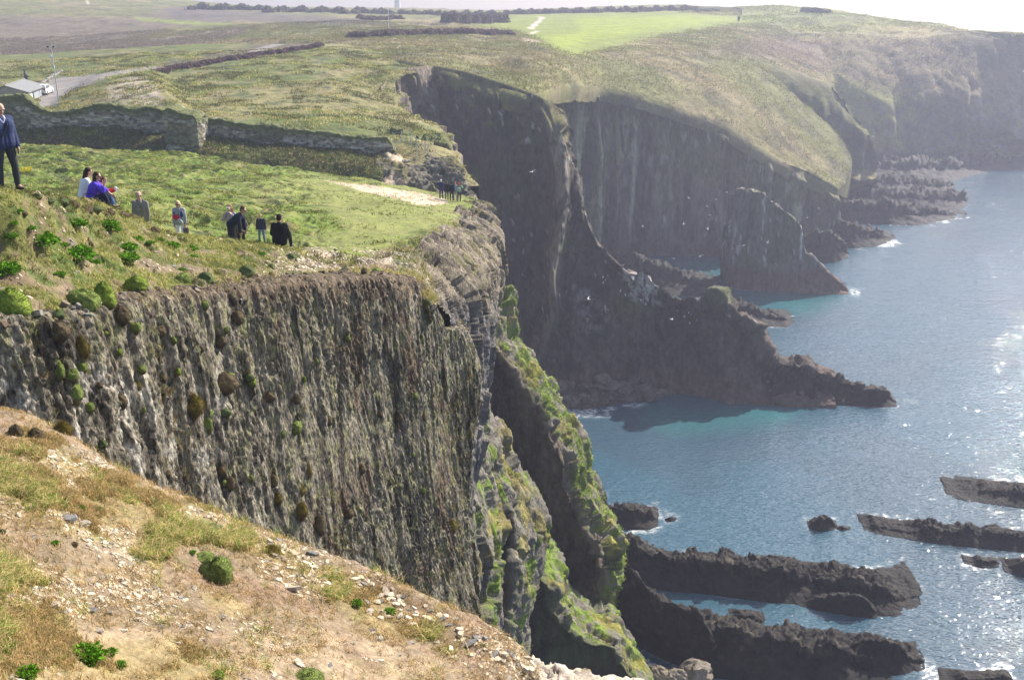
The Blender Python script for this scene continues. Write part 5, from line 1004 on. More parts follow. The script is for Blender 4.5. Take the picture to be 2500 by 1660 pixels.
# ---------- fence at the end of the wall
fn = empty('wire_fence', (0, 0, 0)); tag(fn, 'broken wire fence of thin grey posts above the rocky bank', 'fence'); tops = []
M_post = plain('fence_post', (.42, .40, .38), .8, .2)
for x, y, hgt in ((960,348,1.1),(979,352,1.35),(1002,362,1.4),(1018,367,1.4),(1038,374,1.3),(1046,378,1.1)):
    p_, n_ = at(x, y, ['rocky', 'rise'], 9)
    if p_ is None: continue
    poly_mesh('post', [tube([p_-np.array((0,0,.3)), p_+np.array((.03,0,hgt))], .055, 6)], M_post, fn); tops.append(p_+np.array((.03,0,hgt)))
for dz in (.1, .45, .8):
    poly_mesh('wire', [tube([t-np.array((0,0,dz)) for t in tops], .012, 4)], M_galv, fn)
p_, n_ = at(1803, 46, ['up'], 10); o = empty('marker_post', tuple(p_)); tag(o, 'small dark post standing alone on the golf course', 'post'); poly_mesh('post', [box(-.45,.45,-.3,.3,-.3,1.5)], M_dk, o, .08); poly_mesh('sign_board', [box(-.55,.55,-.36,-.31,.8,1.75)], M_dk, o, .02)
for (x, y) in ((945, 64),):
    p_, n_ = at(x, y, ['up'], 10); o = empty('flagpole', tuple(p_)); tag(o, 'thin white flagpole of the golf course beyond the bracken', 'flagpole'); poly_mesh('pole', [tube([(0,0,-.2),(0,0,5)], .09, 6)], M_white, o)
# ---------- scrub along the skyline
def scrub(name, pts, size, n, col, label, kind=None, cat='hedge', seed=3, sq=1.0):
    r = np.random.default_rng(seed); P_ = []; 
    for x, y, w_, h_ in pts:
        p_, n_ = at(x, y, ['up', 'M', 'rise'], 14)
        if p_ is None: continue
        d = np.linalg.norm(p_-np.array((0,0,H))); m = int(n*w_/10); a = r.normal(0, .42, (m, 3))*np.array((w_*d/F, 2.0, 0)); a = np.clip(a, -w_*d/F, w_*d/F)
        zz = r.random(m)**.8*h_*d/F*(1-np.clip(np.abs(a[:, 0])/(w_*d/F), 0, 1)**2*.6); a[:, 2] = zz; P_.append(p_+a)
    p = np.concatenate(P_); m = len(p); d1 = r.normal(0, 1, (m, 3)); d1 /= np.linalg.norm(d1, axis=1, keepdims=True); d2 = np.cross(d1, r.normal(0, 1, (m, 3))); d2 /= np.linalg.norm(d2, axis=1, keepdims=True); s = size*(.5+r.random((m, 1)))
    v = np.stack([p-d1*s, p+d2*s, p+d1*s, p-d2*s], 1).reshape(-1, 3); f = (np.arange(m)*4)[:, None]+np.array([[0,1,2,3]])
    o = mesh_np(name, v, f, M_leaf, None, np.repeat(np.array(col)*(.6+.8*r.random((m, 1))), 4, 0), smooth=False)
    tag(o, label, cat if not kind else None, None, kind); return o
SCB = (.13, .12, .075)
scrub('hedge', [(x, 15+5*np.sin(x)*0+ (x-600)*.02, 12, 9+4*math.sin(x*.13)) for x in range(470, 960, 9)], .55, 90, SCB, 'dark hedge on the skyline left of the lighthouse', seed=1)
scrub('hedge', [(x, 24, 10, 7+3*math.sin(x*.2)) for x in range(985, 1225, 9)], .55, 90, SCB, 'low hedge on the skyline just right of the lighthouse', seed=2)
scrub('hedge', [(x, 24-(x-1250)*.022, 11, 9+3*math.sin(x*.17)) for x in range(1238, 1700, 9)], .5, 100, SCB, 'long rounded hedge on the skyline behind the golf course', seed=4)
scrub('hedge', [(x, 19, 8, 5) for x in range(1705, 1760, 8)], .45, 80, SCB, 'last short stretch of hedge on the golf course skyline', seed=5)
scrub('thicket', [(x, 47-(x-1080)*.02, 11, 20) for x in range(1085, 1245, 8)], .5, 160, (.12,.10,.07), 'brown thicket in front of the skyline hedge', seed=6, cat='bushes')
scrub('thicket', [(x, 36, 11, 7) for x in range(880, 985, 9)], .5, 80, (.12,.10,.07), 'pale brown scrub below the lighthouse', seed=7, cat='bushes')
scrub('bush', [(x, 23, 9, 9) for x in (1962, 1972, 1983, 1993)], .45, 120, (.06,.055,.045), 'dark rounded bushes on the right skyline', seed=8, cat='bushes')
scrub('bush', [(x, 25, 8, 6) for x in (2002, 2012, 2022)], .4, 90, (.06,.055,.045), 'smaller bushes trailing off along the right skyline', seed=9, cat='bushes')
scrub('heather', [(x, y, 14, 6) for x, y in [(400+k*13, 166-k*2.1) for k in range(30)]], .30, 160, (.13,.085,.08), 'purplish bracken lining the road over the rise', kind='stuff', seed=10)
scrub('heather', [(x, y, 16, 10) for x, y in [(860+k*14, 78-k*.3+abs(k-12)*.3) for k in range(28)]], .40, 150, (.12,.08,.07), 'dark brown bracken band before the golf course', kind='stuff', seed=11)

# ---------- sea birds
def gull_mesh(name):
    V, Fc = [], []
    b, f = tube([(0,-.28,0),(0,-.18,0),(0,0,.02),(0,.16,.02),(0,.27,.03)], [.01,.05,.085,.055,.015], 8)
    me = poly_mesh(name, [(b, f)]+[([(0,.10,.03),(s*.30,.10,.16),(s*.62,-.06,.10),(s*.30,-.05,.15),(0,-.08,.03),(0,.10,.015),(s*.30,.10,.145),(s*.62,-.06,.09),(s*.30,-.05,.135),(0,-.08,.015)], [(0,1,3,4),(1,2,3),(5,9,8,6),(6,8,7),(0,5,6,1),(1,6,7,2),(2,7,8,3),(3,8,9,4)]) for s in (-1, 1)]+[([(-.03,-.25,.01),(.03,-.25,.01),(.06,-.40,.01),(-.06,-.40,.01),(-.03,-.25,-.01),(.03,-.25,-.01),(.06,-.40,0),(-.06,-.40,0)], BF)], M_bird)
    return me
M_bird = plain('white_feathers', (.85, .85, .84), .7, .04)
g0 = gull_mesh('gull'); r7 = random.Random(5)
GP = [(1569,553,205),(1682,484,200),(1748,488,200),(1726,504,195),(1732,526,195),(1669,547,190),(1728,559,190),(1645,632,185),(1710,626,190),(1436,729,140),(1774,470,190),(1971,532,215),(1874,592,190),(1998,509,230),(2132,334,300),(2498,175,300),(1816,600,180),(1300,420,120),(1640,780,140)]
for k, (x, y, Y) in enumerate(GP):
    o = g0 if k == 0 else g0.copy()
    if k: COL.objects.link(o)
    o.location = P(x, y, Y); o.rotation_euler = (r7.uniform(-.6, .6), r7.uniform(-.6, .6), r7.uniform(0, 6)); o.scale = (.8,)*3
    tag(o, 'white gull flying in front of the dark cliffs' if k != 14 else 'lone white gull flying before the far pleated cliff', 'bird', 'gulls flying over the bay')
def perched(name):
    return poly_mesh(name, [tube([(0,0,0),(0,0,.10),(0,.02,.22),(0,.03,.32),(0,.04,.40),(0,.05,.44)], [.05,.10,.11,.07,.055,.02], 8), ([(-.04,-.08,.05),(.04,-.08,.05),(.03,-.2,.0),(-.03,-.2,.0),(-.04,-.08,.09),(.04,-.08,.09),(.03,-.2,.02),(-.03,-.2,.02)], BF)], M_bird)
b0_ = perched('seabird'); k = 0
SB = [(1264,850,['finD'])]+[(1470+r7.random()*230, 0, ['J']) for _ in range(70)]
for x, y, ks in SB:
    if not y:
        y = np.interp(x, [1470, 1530, 1600, 1700], [640, 690, 730, 755])+r7.random()*50
        if r7.random() < .5: x = r7.uniform(1525, 1612); y = np.interp(x, [1525, 1612], [665, 720])+r7.random()*40
    p_, n_ = at(x, y, ks, 5)
    if p_ is None: continue
    o = b0_ if k == 0 else b0_.copy()
    if k: COL.objects.link(o)
    o.location = p_+n_*.15; o.rotation_euler = (0, 0, r7.uniform(0, 6)); o.scale = (1.1 if k else .9,)*3
    tag(o, 'white breasted seabird perched on the nesting ledges of the dark ridge' if k else 'single white seabird perched on the mossy edge of the long fin', 'bird', 'seabirds on the nesting ledges' if k else None); k += 1
b0_.pop('group', None)

# ------------------------------------------------------------------ people
DG = bpy.context.evaluated_depsgraph_get
def cone(a, b, ra, rb, k=12, rings=4):
    """closed round cone from a to b"""
    a, b = np.array(a, float), np.array(b, float); d = b-a; L_ = np.linalg.norm(d)+1e-9; d /= L_
    u = np.cross(d, (0, 0, 1) if abs(d[2]) < .9 else (0, 1, 0)); u /= np.linalg.norm(u); v = np.cross(d, u); V, Fc = [a-d*ra], []
    sec = [(a-d*ra*math.cos(t), ra*math.sin(t)) for t in np.linspace(0, np.pi/2, rings+1)[1:]]+[(b+d*rb*math.sin(t), rb*math.cos(t)) for t in np.linspace(0, np.pi/2, rings+1)[:-1]]
    for c, r in sec: V += [c+r*(math.cos(t)*u+math.sin(t)*v) for t in np.arange(k)*2*np.pi/k]
    n = len(sec)
    for j in range(k): Fc.append((0, 1+(j+1) % k, 1+j))
    for i in range(n-1):
        for j in range(k): Fc.append((1+i*k+j, 1+i*k+(j+1) % k, 1+(i+1)*k+(j+1) % k, 1+(i+1)*k+j))
    V.append(b+d*rb); e = len(V)-1
    for j in range(k): Fc.append((e, 1+(n-1)*k+j, 1+(n-1)*k+(j+1) % k))
    return V, Fc
def ell(c, ax, r, k=16):         # ellipsoid with axes ax (3x3 rows) and radii r
    c = np.array(c, float); V, Fc = [], []; n = 10
    for i in range(n+1):
        t = math.pi*i/n
        for j in range(k):
            p = np.array((math.sin(t)*math.cos(2*math.pi*j/k)*r[0], math.sin(t)*math.sin(2*math.pi*j/k)*r[1], math.cos(t)*r[2])); V.append(c+p@ax)
    for i in range(n):
        for j in range(k): Fc.append((i*k+j, (i+1)*k+j, (i+1)*k+(j+1) % k, i*k+(j+1) % k))
    return V, Fc
def fuse(name, parts, vox, mat, parent, smooth_it=2):
    o = poly_mesh(name, parts, mat); m = o.modifiers.new('r', 'REMESH'); m.mode = 'VOXEL'; m.voxel_size = vox; m.use_smooth_shade = True
    s = o.modifiers.new('s', 'SMOOTH'); s.factor = .5; s.iterations = smooth_it
    dg = bpy.context.evaluated_depsgraph_get(); me = bpy.data.meshes.new_from_object(o.evaluated_get(dg)); old = o.data; o.modifiers.clear(); o.data = me; bpy.data.meshes.remove(old); me.name = name
    if not me.materials: me.materials.append(mat)
    o.parent = parent; return o
def rot(ax, a): return np.array(Matrix.Rotation(a, 3, ax))
SKIN = plain('skin', (.50, .30, .22), .6, .06, 20); EYE = plain('eye', (.02, .015, .012), .2); LIP = plain('lips', (.36, .13, .11), .5)
mc = {}
def cloth(c, r=.9):
    k = tuple(c)
    if k not in mc: mc[k] = plain('cloth', c, r, .12, 25, 0, .15, .004)
    return mc[k]
def person(label, loc, rz, s=1.0, lean=0, twist=0, head=(0, 0), aL=None, aR=None, lL=None, lR=None, top=(.1, .1, .1), bot=(.1, .1, .1), shoe=(.05, .04, .04), hair=(.05, .03, .02), hairlen=0, bald=False, vox=.010, sleeves=1.0, puff=.022, seat=False, glasses=False, group=None, coat=0, female=False, skinny=1.0):
    """angles: arms and legs as (upper direction, lower direction) unit-ish vectors, x right, y ahead, z up"""
    root = empty('person', tuple(loc), rz); tag(root, label, 'person', group); root.scale = (s,)*3
    n_ = lambda v: np.array(v, float)/np.linalg.norm(v)
    lL = lL or ((-.04, .03, -1), (-.02, -.05, -1)); lR = lR or ((.04, .03, -1), (.02, -.05, -1)); aL = aL or ((-.16, -.05, -1), (-.03, .18, -1)); aR = aR or ((.16, -.05, -1), (.03, .18, -1))
    pz = .13 if seat else None; hips = []; S = {}
    hw = .095; 
    for sgn, l, k in ((-1, lL, 'L'), (1, lR, 'R')):
        h = np.array((sgn*hw, 0, 0)); kn = h+n_(l[0])*.43; an = kn+n_(l[1])*.41; S[k] = [h, kn, an]
    low = min(S['L'][2][2], S['R'][2][2]); z0 = pz if seat else .085-low
    for k in 'LR':
        S[k] = [p+np.array((0, 0, z0)) for p in S[k]]
    pel = np.array((0, 0, z0)); Rt = (rot('X', -lean)@rot('Z', twist)).T      # rows: body axes
    tx = lambda x, y, z: pel+np.array((x, y, z))@Rt
    waist, chest, neck = tx(0, .005, .20), tx(0, .0, .40), tx(0, -.005, .545); hb = rot('Z', head[1])@rot('X', -head[0]); Rh = (rot('X', -lean*.55)@hb).T
    hc = neck+np.array((0, .025, .155))@Rh; hx = lambda x, y, z: hc+np.array((x, y, z))@Rh
    sh = .165 if female else .185; A_ = {}
    for sgn, a, k in ((-1, aL, 'L'), (1, aR, 'R')):
        p = tx(sgn*sh, -.005, .475); e = p+n_(a[0])*.285; w_ = e+n_(a[1])*.25; A_[k] = [p, e, w_, n_(a[1])]
    K = skinny
    def torso(g):
        q = []
        for sx in (-1, 1):
            q.append(cone(tx(sx*.085, 0, .02), tx(sx*.075, 0, .20), (.105*K+g), .098*K+g)); q.append(cone(tx(sx*.075, 0, .20), tx(sx*.095, 0, .38), .098*K+g, .108*K+g)); q.append(cone(tx(sx*.09, -.005, .38), tx(sx*(sh-.03), -.01, .462), .105*K+g, .062+g))
            if female: q.append(cone(tx(sx*.08, .075, .36), tx(sx*.08, .09, .34), .065+g*.6, .055+g*.6))
        q.append(cone(tx(0, 0, .05), tx(0, -.005, .45), .105*K+g, .085+g)); return q
    def arm(k, g, end=1.0):
        p, e, w_, d = A_[k]; q = [cone(p, e, .053+g, .042+g)]; en = e+(w_-e)*end; q.append(cone(e, en, .042+g, .030+g*1.1)); return q
    def leg(k, g, end=1.0):
        h, kn, an = S[k]; return [cone(h, kn, .088*K+g, .056+g), cone(kn, kn+(an-kn)*.4, .056+g, .055+g), cone(kn+(an-kn)*.4, kn+(an-kn)*end, .055+g, .038+g*1.2)]
    parts = torso(0)+[cone(neck-np.array((0, 0, .02)), hx(0, -.025, -.05), .056, .052)]
    parts += [ell(hx(0, -.012, .025), Rh, (.078, .095, .098)), ell(hx(0, .015, -.035), Rh, (.058, .068, .078)), cone(hx(0, .085, .012), hx(0, .105, -.022), .010, .015), cone(hx(0, .055, -.085), hx(0, .065, -.092), .026, .022), cone(hx(-.045, .065, .03), hx(.045, .065, .03), .020, .020)]
    for sx in (-1, 1): parts.append(ell(hx(sx*.080, -.01, -.005), Rh, (.012, .022, .034), 10))
    for k, sx in (('L', -1), ('R', 1)):
        parts += arm(k, 0)+leg(k, 0); p, e, w_, d = A_[k]; side = np.array((sx, 0, 0))@Rt*-1; side = side-d*np.dot(side, d); side = n_(side) if np.linalg.norm(side) > .1 else n_(np.cross(d, (0, 1, 0))); nn = np.cross(d, side)*sx
        # palm, four unequal curled fingers and a thumb from the side of the palm
        fw = nn; pc = w_+d*.045; parts.append(cone(w_+d*.012-fw*.018, w_+d*.075-fw*.020, .021, .020)); parts.append(cone(w_+d*.012+fw*.018, w_+d*.075+fw*.022, .021, .018))
        for i, ln in enumerate((.078, .088, .082, .064)):
            b = w_+d*.088+fw*(-.030+.020*i)*-1; m1 = b+n_(d+side*.22)*ln*.5; m2 = m1+n_(d+side*.75)*ln*.45; parts += [cone(b-d*.02, m1, .0105, .0098, 8, 2), cone(m1, m2, .0098, .0085, 8, 2)]
        tb = w_+d*.025+fw*.030; t1 = tb+n_(d*.8+fw*.55+side*.3)*.04; parts += [cone(tb, t1, .014, .0115, 8, 2), cone(t1, t1+n_(d+side*.5+fw*.1)*.03, .0115, .0095, 8, 2)]
        h, kn, an = S[k]; fd = np.array((sx*.15, 1, 0.)); fd = n_(fd) if abs(n_(an-kn)[2]) > .5 or seat else n_(fd); parts.append(cone(an, an+fd*.12-np.array((0, 0, .045)), .040, .032))
    fuse('body', parts, vox, SKIN, root)
    # clothes
    jt = torso(puff)+arm('L', puff*.8, .97*sleeves)+arm('R', puff*.8, .97*sleeves)+[cone(tx(0, -.02, .47), tx(0, -.02, .53), .088, .068)]
    if coat: jt += [cone(tx(sx*.07, 0, .05), tx(sx*.085, 0, -coat), .115+puff, .12+puff) for sx in (-1, 1)]
    fuse('jacket', jt, vox*1.2, cloth(top), root)
    bt = [cone(tx(sx*.07, 0, .0), tx(sx*.07, 0, .10), .112*K, .102*K) for sx in (-1, 1)]
    for k in 'LR': bt += leg(k, .014, .98)
    fuse('trousers', bt, vox*1.2, cloth(bot), root)
    for k in 'LR':
        h, kn, an = S[k]; sx = -1 if k == 'L' else 1; fd = n_((sx*.15, 1, 0)); fuse('shoe', [cone(an+np.array((0, 0, -.01)), an-fd*.03-np.array((0, 0, .045)), .050, .042), cone(an-np.array((0, 0, .045)), an+fd*.13-np.array((0, 0, .052)), .045, .036)], vox, cloth(shoe, .6), root)
    hr = []
    if bald: hr = [ell(hx(sx*.045, -.045, .02), Rh, (.048, .065, .060)) for sx in (-1, 1)]+[ell(hx(0, -.065, .035), Rh, (.07, .05, .065))]
    else:
        hr = [ell(hx(0, -.028, .045), Rh, (.088, .094, .092)), ell(hx(0, -.055, .0), Rh, (.082, .070, .095))]
        if hairlen: hr += [cone(hx(sx*.055, -.055, -.02), hx(sx*.06, -.065, -hairlen), .052, .035) for sx in (-1, 1)]+[cone(hx(0, -.075, -.02), hx(0, -.085, -hairlen*1.1), .06, .045)]
    fuse('hair', hr, vox, cloth(hair, .75), root, 1)
    for sx in (-1, 1):
        if not glasses: poly_mesh('eye', [ell(hx(sx*.032, .082, .008), Rh, (.012, .007, .008), 8)], EYE, root, smooth=True)
    if glasses: poly_mesh('sunglasses', [ell(hx(sx*.034, .088, .008), Rh, (.030, .012, .020), 10) for sx in (-1, 1)]+[cone(hx(-.02, .095, .012), hx(.02, .095, .012), .004, .004, 6, 2)]+[cone(hx(sx*.06, .085, .012), hx(sx*.085, -.01, .012), .004, .004, 6, 2) for sx in (-1, 1)], EYE, root, smooth=True)
    poly_mesh('mouth', [ell(hx(0, .078, -.052), Rh, (.024, .008, .006), 8)], LIP, root, smooth=True)
    M4 = Matrix.Translation(Vector(loc))@Matrix.Rotation(rz, 4, 'Z')@Matrix.Scale(s, 4)
    return root, S, A_, (lambda v: np.array(M4@Vector(v))), tx, hx
NAVY = (.035, .05, .13); BLK = (.014, .014, .018); DGREY = (.045, .048, .055)
# 1 man at the left edge
g1 = at(22, 480, ['field'], 12)[0]; g1 = np.array(ground(26, 20.3)); 
pm = person('standing man at the left edge in a navy zip jacket and dark trousers, looking down', g1+np.array((0, 0, -.02)), R(-128), .99, 0, 0, (.35, 0), aL=((-.14, .0, -1), (-.05, .30, -1)), aR=((.20, -.10, -1), (.12, .12, -1)), lL=((-.10, .10, -1), (-.04, -.06, -1)), lR=((.12, -.02, -1), (.03, -.10, -1)), top=(.038, .05, .11), bot=DGREY, hair=(.035, .025, .02), bald=True, vox=.008, puff=.035, skinny=1.15)
poly_mesh('collar', [tube([pm[4](.075, .02, .55), pm[4](.05, .10, .50), pm[4](.0, .135, .42)], [.016, .018, .006], 6), tube([pm[4](-.075, .02, .55), pm[4](-.05, .10, .50), pm[4](.0, .135, .42)], [.016, .018, .006], 6)], cloth((.55, .55, .75)), pm[0])
poly_mesh('strap', [tube([pm[4](-.13, .03, .515), pm[4](-.05, .165, .38), pm[4](.06, .168, .20), pm[4](.17, .08, .02)], .013, 6)], cloth((.05, .045, .05)), pm[0])
# 2-4 the seated women
sit = dict(seat=True, lL=((-.15, 1, .35), (-.02, .35, -1)), lR=((.10, 1, .30), (.02, .3, -1)))
def seatp(px, py, Y): 
    q = P(px, py, Y); return q
q2 = seatp(205, 492, 28.2); person('seated woman in a white top with long dark hair, behind the one in purple', q2, R(-62), 1.0, .28, 0, (.15, .1), aL=((-.2, .3, -1), (.1, 1, -.1)), aR=((.2, .3, -1), (-.1, 1, -.2)), top=(.72, .72, .74), bot=(.04, .05, .10), hair=(.04, .022, .018), hairlen=.22, female=True, vox=.010, puff=.03, skinny=1.1, **sit)
q3 = seatp(222, 497, 27.4); pp = person('seated woman in a bright purple top with sunglasses, chin on her hand', q3, R(-75), .93, .42, 0, (-.05, -.1), aL=((-.15, .7, -.7), (.05, .7, -.7)), aR=((.10, .75, -.75), (-.25, .30, 1)), top=(.10, .055, .52), bot=(.02, .025, .05), hair=(.045, .026, .018), hairlen=.20, female=True, glasses=True, vox=.010, sleeves=.35, puff=.035, skinny=1.15, **sit)
q4 = seatp(238, 497, 28.8); p4_ = person('seated person in red mostly hidden behind the woman in purple, holding a drink', q4, R(-70), .84, .32, 0, (.3, 0), aL=((-.1, .5, -.9), (0, 1, .3)), aR=((.1, .6, -.7), (0, 1, .25)), top=(.60, .03, .04), bot=(.05, .10, .22), hair=(.08, .03, .02), hairlen=.1, female=True, vox=.010, **sit)
hw_ = p4_[3](p4_[2]['R'][2]+np.array((0, .07, .03))); o = empty('cup', tuple(hw_)); tag(o, 'small white paper cup held by the seated person in red', 'cup'); poly_mesh('body', [tube([(0,0,-.05),(0,0,.06)], [.028,.040], 12)], M_white, o); poly_mesh('lid', [tube([(0,0,.06),(0,0,.075)], [.043,.036], 12)], M_white, o)
hb_ = P(217, 489, 27.0); o = empty('handbag', tuple(hb_), .2); tag(o, 'black handbag with pale buckles beside the woman in purple', 'bag'); poly_mesh('body', [box(-.24,.24,-.08,.08,-.13,.06)], cloth(BLK, .5), o, .03)
for x in (-.08, .12): poly_mesh('buckle', [box(x-.015,x+.015,-.095,-.08,-.08,.05)], M_white, o)
poly_mesh('handle', [tube([(-.15,0,.05),(-.1,0,.17),(.1,0,.17),(.15,0,.05)], .012, 6)], cloth(BLK, .5), o)
# 5 grey hoodie
q5 = np.array(ground(350, 31)); q5[2] = 62-.2434*31+.03; ph = person('balding man in a grey hooded sweatshirt, waist up beyond the crest', q5, R(176), 1.0, .04, 0, (.05, 0), aL=((-.13, .0, -1), (.06, .05, -1)), aR=((.13, .0, -1), (-.06, .05, -1)), top=(.21, .20, .17), bot=(.06, .07, .10), hair=(.25, .2, .16), bald=True, vox=.010, puff=.025, skinny=1.08)
poly_mesh('hood', [tube([ph[4](-.11, -.02, .53), ph[4](-.06, -.11, .54), ph[4](.06, -.11, .54), ph[4](.11, -.02, .53)], .035, 8)], cloth((.21, .20, .17)), ph[0], smooth=True)
fc = bpy.data.curves.new('letters', 'FONT'); fc.body = 'O\nAIR'; fc.size = .085; fc.align_x = 'CENTER'; fc.extrude = .002; fo = bpy.data.objects.new('letters', fc); COL.objects.link(fo)
dg = bpy.context.evaluated_depsgraph_get(); me = bpy.data.meshes.new_from_object(fo.evaluated_get(dg)); bpy.data.objects.remove(fo); me.materials.append(cloth((.42, .40, .36))); fo = bpy.data.objects.new('letters', me); COL.objects.link(fo); fo.parent = ph[0]; fo.location = ph[4](0, .150, .36); fo.rotation_euler = (R(90), 0, R(180)); fo.scale = (1, 1, 1)
# 6 blonde woman
q6 = np.array(ground(449, 37)); q6[2] = 62-.2425*37+.05; pb = person('blonde woman in white trousers and a grey and blue jacket walking', q6, R(178), .97, .02, 0, (.12, 0), aL=((-.13, .0, -1), (-.05, .12, -1)), aR=((.13, .0, -1), (.05, .12, -1)), lL=((-.05, .10, -1), (-.02, -.05, -1)), lR=((.05, -.05, -1), (.02, -.12, -1)), top=(.30, .31, .33), bot=(.80, .79, .82), hair=(.72, .55, .28), hairlen=.16, glasses=True, female=True, vox=.010, puff=.04, sleeves=.85, skinny=1.05)
poly_mesh('panel', [ell(pb[4](sx*.13, .095, .33), np.eye(3), (.06, .075, .13), 12) for sx in (-1, 1)], cloth((.03, .05, .20)), pb[0], smooth=True)
w6 = pb[3](pb[4](-.0, .185, .16)); o = empty('shoulder_bag', tuple(w6), R(178)); tag(o, 'red and pale grey cross body bag worn by the blonde woman', 'bag')
poly_mesh('pouch', [ell((.06, 0, .06), np.array(Matrix.Rotation(.5, 3, 'Y')), (.13, .055, .10), 14)], cloth((.55, .02, .05)), o, smooth=True); poly_mesh('scarf', [ell((-.07, .0, -.08), np.array(Matrix.Rotation(.9, 3, 'Y')), (.16, .06, .08), 14)], cloth((.42, .43, .42)), o, smooth=True)
poly_mesh('strap', [tube([(.13, -.02, .10), (.02, .01, .24), (-.10, -.08, .36)], .010, 6)], cloth((.35, .3, .3)), o)
w6 = pb[3](pb[2]['L'][2]+np.array((0, .02, -.22))); o = empty('handbag', tuple(w6)); tag(o, 'brown handbag hanging from the hand of the blonde woman', 'bag'); poly_mesh('body', [box(-.11,.11,-.05,.05,-.14,.08)], cloth((.16, .11, .09)), o, .025); poly_mesh('handle', [tube([(-.07,0,.07),(-.04,0,.17),(.04,0,.17),(.07,0,.07)], .008, 6)], cloth((.16, .11, .09)), o)
# 7 stooping man
q7 = np.array(ground(570, 34.2)); q7[2] = P(570, 612, 34.2)[2]; person('man in a dark navy jacket and sunglasses stooping with one arm hanging down', q7, R(-98), 1.0, .85, 0, (-.15, -.1), aL=((-.10, .05, -1), (0, .12, -1)), aR=((.10, .12, -1), (0, .05, -1)), lL=((-.08, -.05, -1), (-.02, -.12, -1)), lR=((.08, .12, -1), (.02, -.20, -1)), top=(.022, .028, .055), bot=(.022, .026, .042), hair=(.09, .045, .03), glasses=True, vox=.010, puff=.03, skinny=1.08)
# 8 woman behind with camera
q8 = np.array(ground(574, 38)); q8[2] = 62-.2445*38; p8 = person('woman in grey behind the stooping man, holding a small camera to her face', q8, R(170), .98, .03, 0, (.0, 0), aL=((-.35, .45, -.7), (.55, .3, 1)), aR=((.35, .45, -.7), (-.55, .3, 1)), top=(.33, .31, .34), bot=(.05, .05, .06), hair=(.30, .13, .07), hairlen=.14, female=True, vox=.010)
cm_ = p8[3](p8[5](0, .15, .02)); o = empty('camera', tuple(cm_), R(170)); tag(o, 'small silver camera held up by the woman in grey', 'camera'); poly_mesh('body', [box(-.06,.06,-.02,.02,-.035,.035)], M_white, o, .008); poly_mesh('lens', [tube([(0,.02,0),(0,.05,0)], .02, 12)], cloth(BLK, .3), o)
# 9 person in olive
q9 = np.array(ground(593, 36.5)); q9[2] = P(593, 612, 36.5)[2]; p9 = person('short person in an olive coat and black trousers partly hidden by the stooping man', q9, R(-150), .80, .35, 0, (.3, 0), aL=((-.4, .3, -.9), (.5, .6, -.2)), aR=((.4, .3, -.9), (-.5, .6, -.2)), top=(.10, .10, .055), bot=BLK, hair=(.05, .03, .02), hairlen=.1, female=True, vox=.010, puff=.04)
poly_mesh('belt', [tube([p9[4](.15*math.cos(t), .13*math.sin(t), .06) for t in np.linspace(0, 2*np.pi, 17)], .014, 6)], cloth((.55, .30, .22)), p9[0])
w9 = p9[3](p9[2]['R'][2]); o = empty('walking_stick', tuple(w9), 0); tag(o, 'thin pale stick held out by the short person in olive', 'stick'); poly_mesh('shaft', [tube([(-.15,0,.10),(.62,-.1,-.30)], [.009,.007], 6)], cloth((.55, .48, .34)), o); poly_mesh('grip', [tube([(-.15,0,.10),(-.05,-.013,.047)], .014, 6)], cloth(BLK), o)
# 10 man in jeans
q10 = np.array(ground(641, 55)); person('fair haired man in a navy jumper and blue jeans walking over the grass', q10, R(172), .97, .03, 0, (.25, 0), aL=((-.2, .0, -1), (-.06, .1, -1)), aR=((.2, .0, -1), (.06, .1, -1)), lL=((-.12, .16, -1), (-.03, -.10, -1)), lR=((.14, -.05, -1), (.04, -.16, -1)), top=(.022, .028, .05), bot=(.13, .19, .28), hair=(.50, .30, .17), vox=.011, puff=.03)
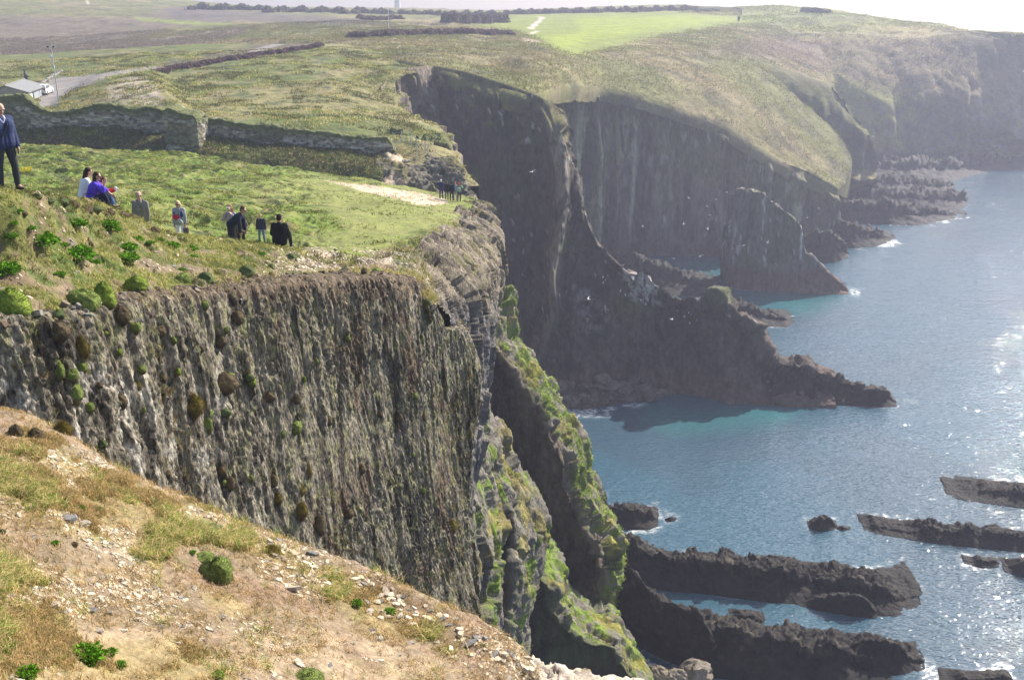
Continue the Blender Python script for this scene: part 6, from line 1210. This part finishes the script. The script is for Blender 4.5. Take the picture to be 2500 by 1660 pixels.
# 11 sitting man in black leather
q11 = P(684, 597, 33.0); person('man in a black leather jacket sitting on the crest with his back turned', q11, R(-4), 1.05, .12, 0, (.1, -.3), aL=((-.28, .12, -1), (.15, .7, -.5)), aR=((.28, .12, -1), (-.15, .7, -.5)), seat=True, lL=((-.25, 1, .4), (-.02, .3, -1)), lR=((.25, 1, .4), (.02, .3, -1)), top=(.012, .012, .014), bot=(.016, .016, .02), hair=(.02, .015, .013), vox=.010, puff=.04, skinny=1.2, coat=.02)
# far group on the point
FG = [(1077, 484, 'white haired person in a navy coat, leftmost of the far group', (.03, .035, .10), (.05, .05, .10), (.70, .68, .62), 1.0), (1091, 486, 'person in a long black coat, second from the left of the far group', (.015, .015, .02), (.03, .03, .06), (.12, .08, .06), .93),
      (1104, 490, 'person in black with a dark hat, third from the left of the far group', (.012, .014, .03), BLK, (.02, .02, .02), .97), (1112, 489, 'person in pale blue and pinkish trousers, fourth in the far group', (.28, .34, .45), (.52, .42, .40), (.45, .22, .2), .95), (1121, 492, 'red haired person in green and white, rightmost of the far group', (.12, .26, .12), BLK, (.55, .08, .03), .96)]
for k, (x, y, lb, tp, bt_, hr_, s_) in enumerate(FG):
    q = np.array(at(x, y, ['field'], 9)[0]); pf = person(lb, q, R((10, -15, 0, 20, -8)[k]), s_*.98, .03, 0, (0, .2*(k-2)), aL=((-.5, .5, -.6), (.4, .7, .7)) if k == 0 else None, aR=((.5, .5, -.6), (-.4, .7, .7)) if k in (0, 4) else None, top=tp, bot=bt_, hair=hr_, vox=.014, puff=.035, coat=(.12 if k in (1,) else 0), female=k in (3, 4), hairlen=.12 if k in (3, 4) else 0)
    if k == 4:
        w = pf[3](pf[4](0, -.17, .22)); o = empty('backpack', tuple(w), R(-8)); tag(o, 'grey backpack on the rightmost person of the far group', 'bag'); poly_mesh('body', [box(-.15,.15,-.09,.07,-.16,.18)], cloth((.38, .38, .42)), o, .05); poly_mesh('pocket', [box(-.10,.10,-.13,-.09,-.13,.03)], cloth((.25, .25, .28)), o, .02)
for k, o in enumerate(list(COL.objects)):
    if o.name == 'c': bpy.data.objects.remove(o)
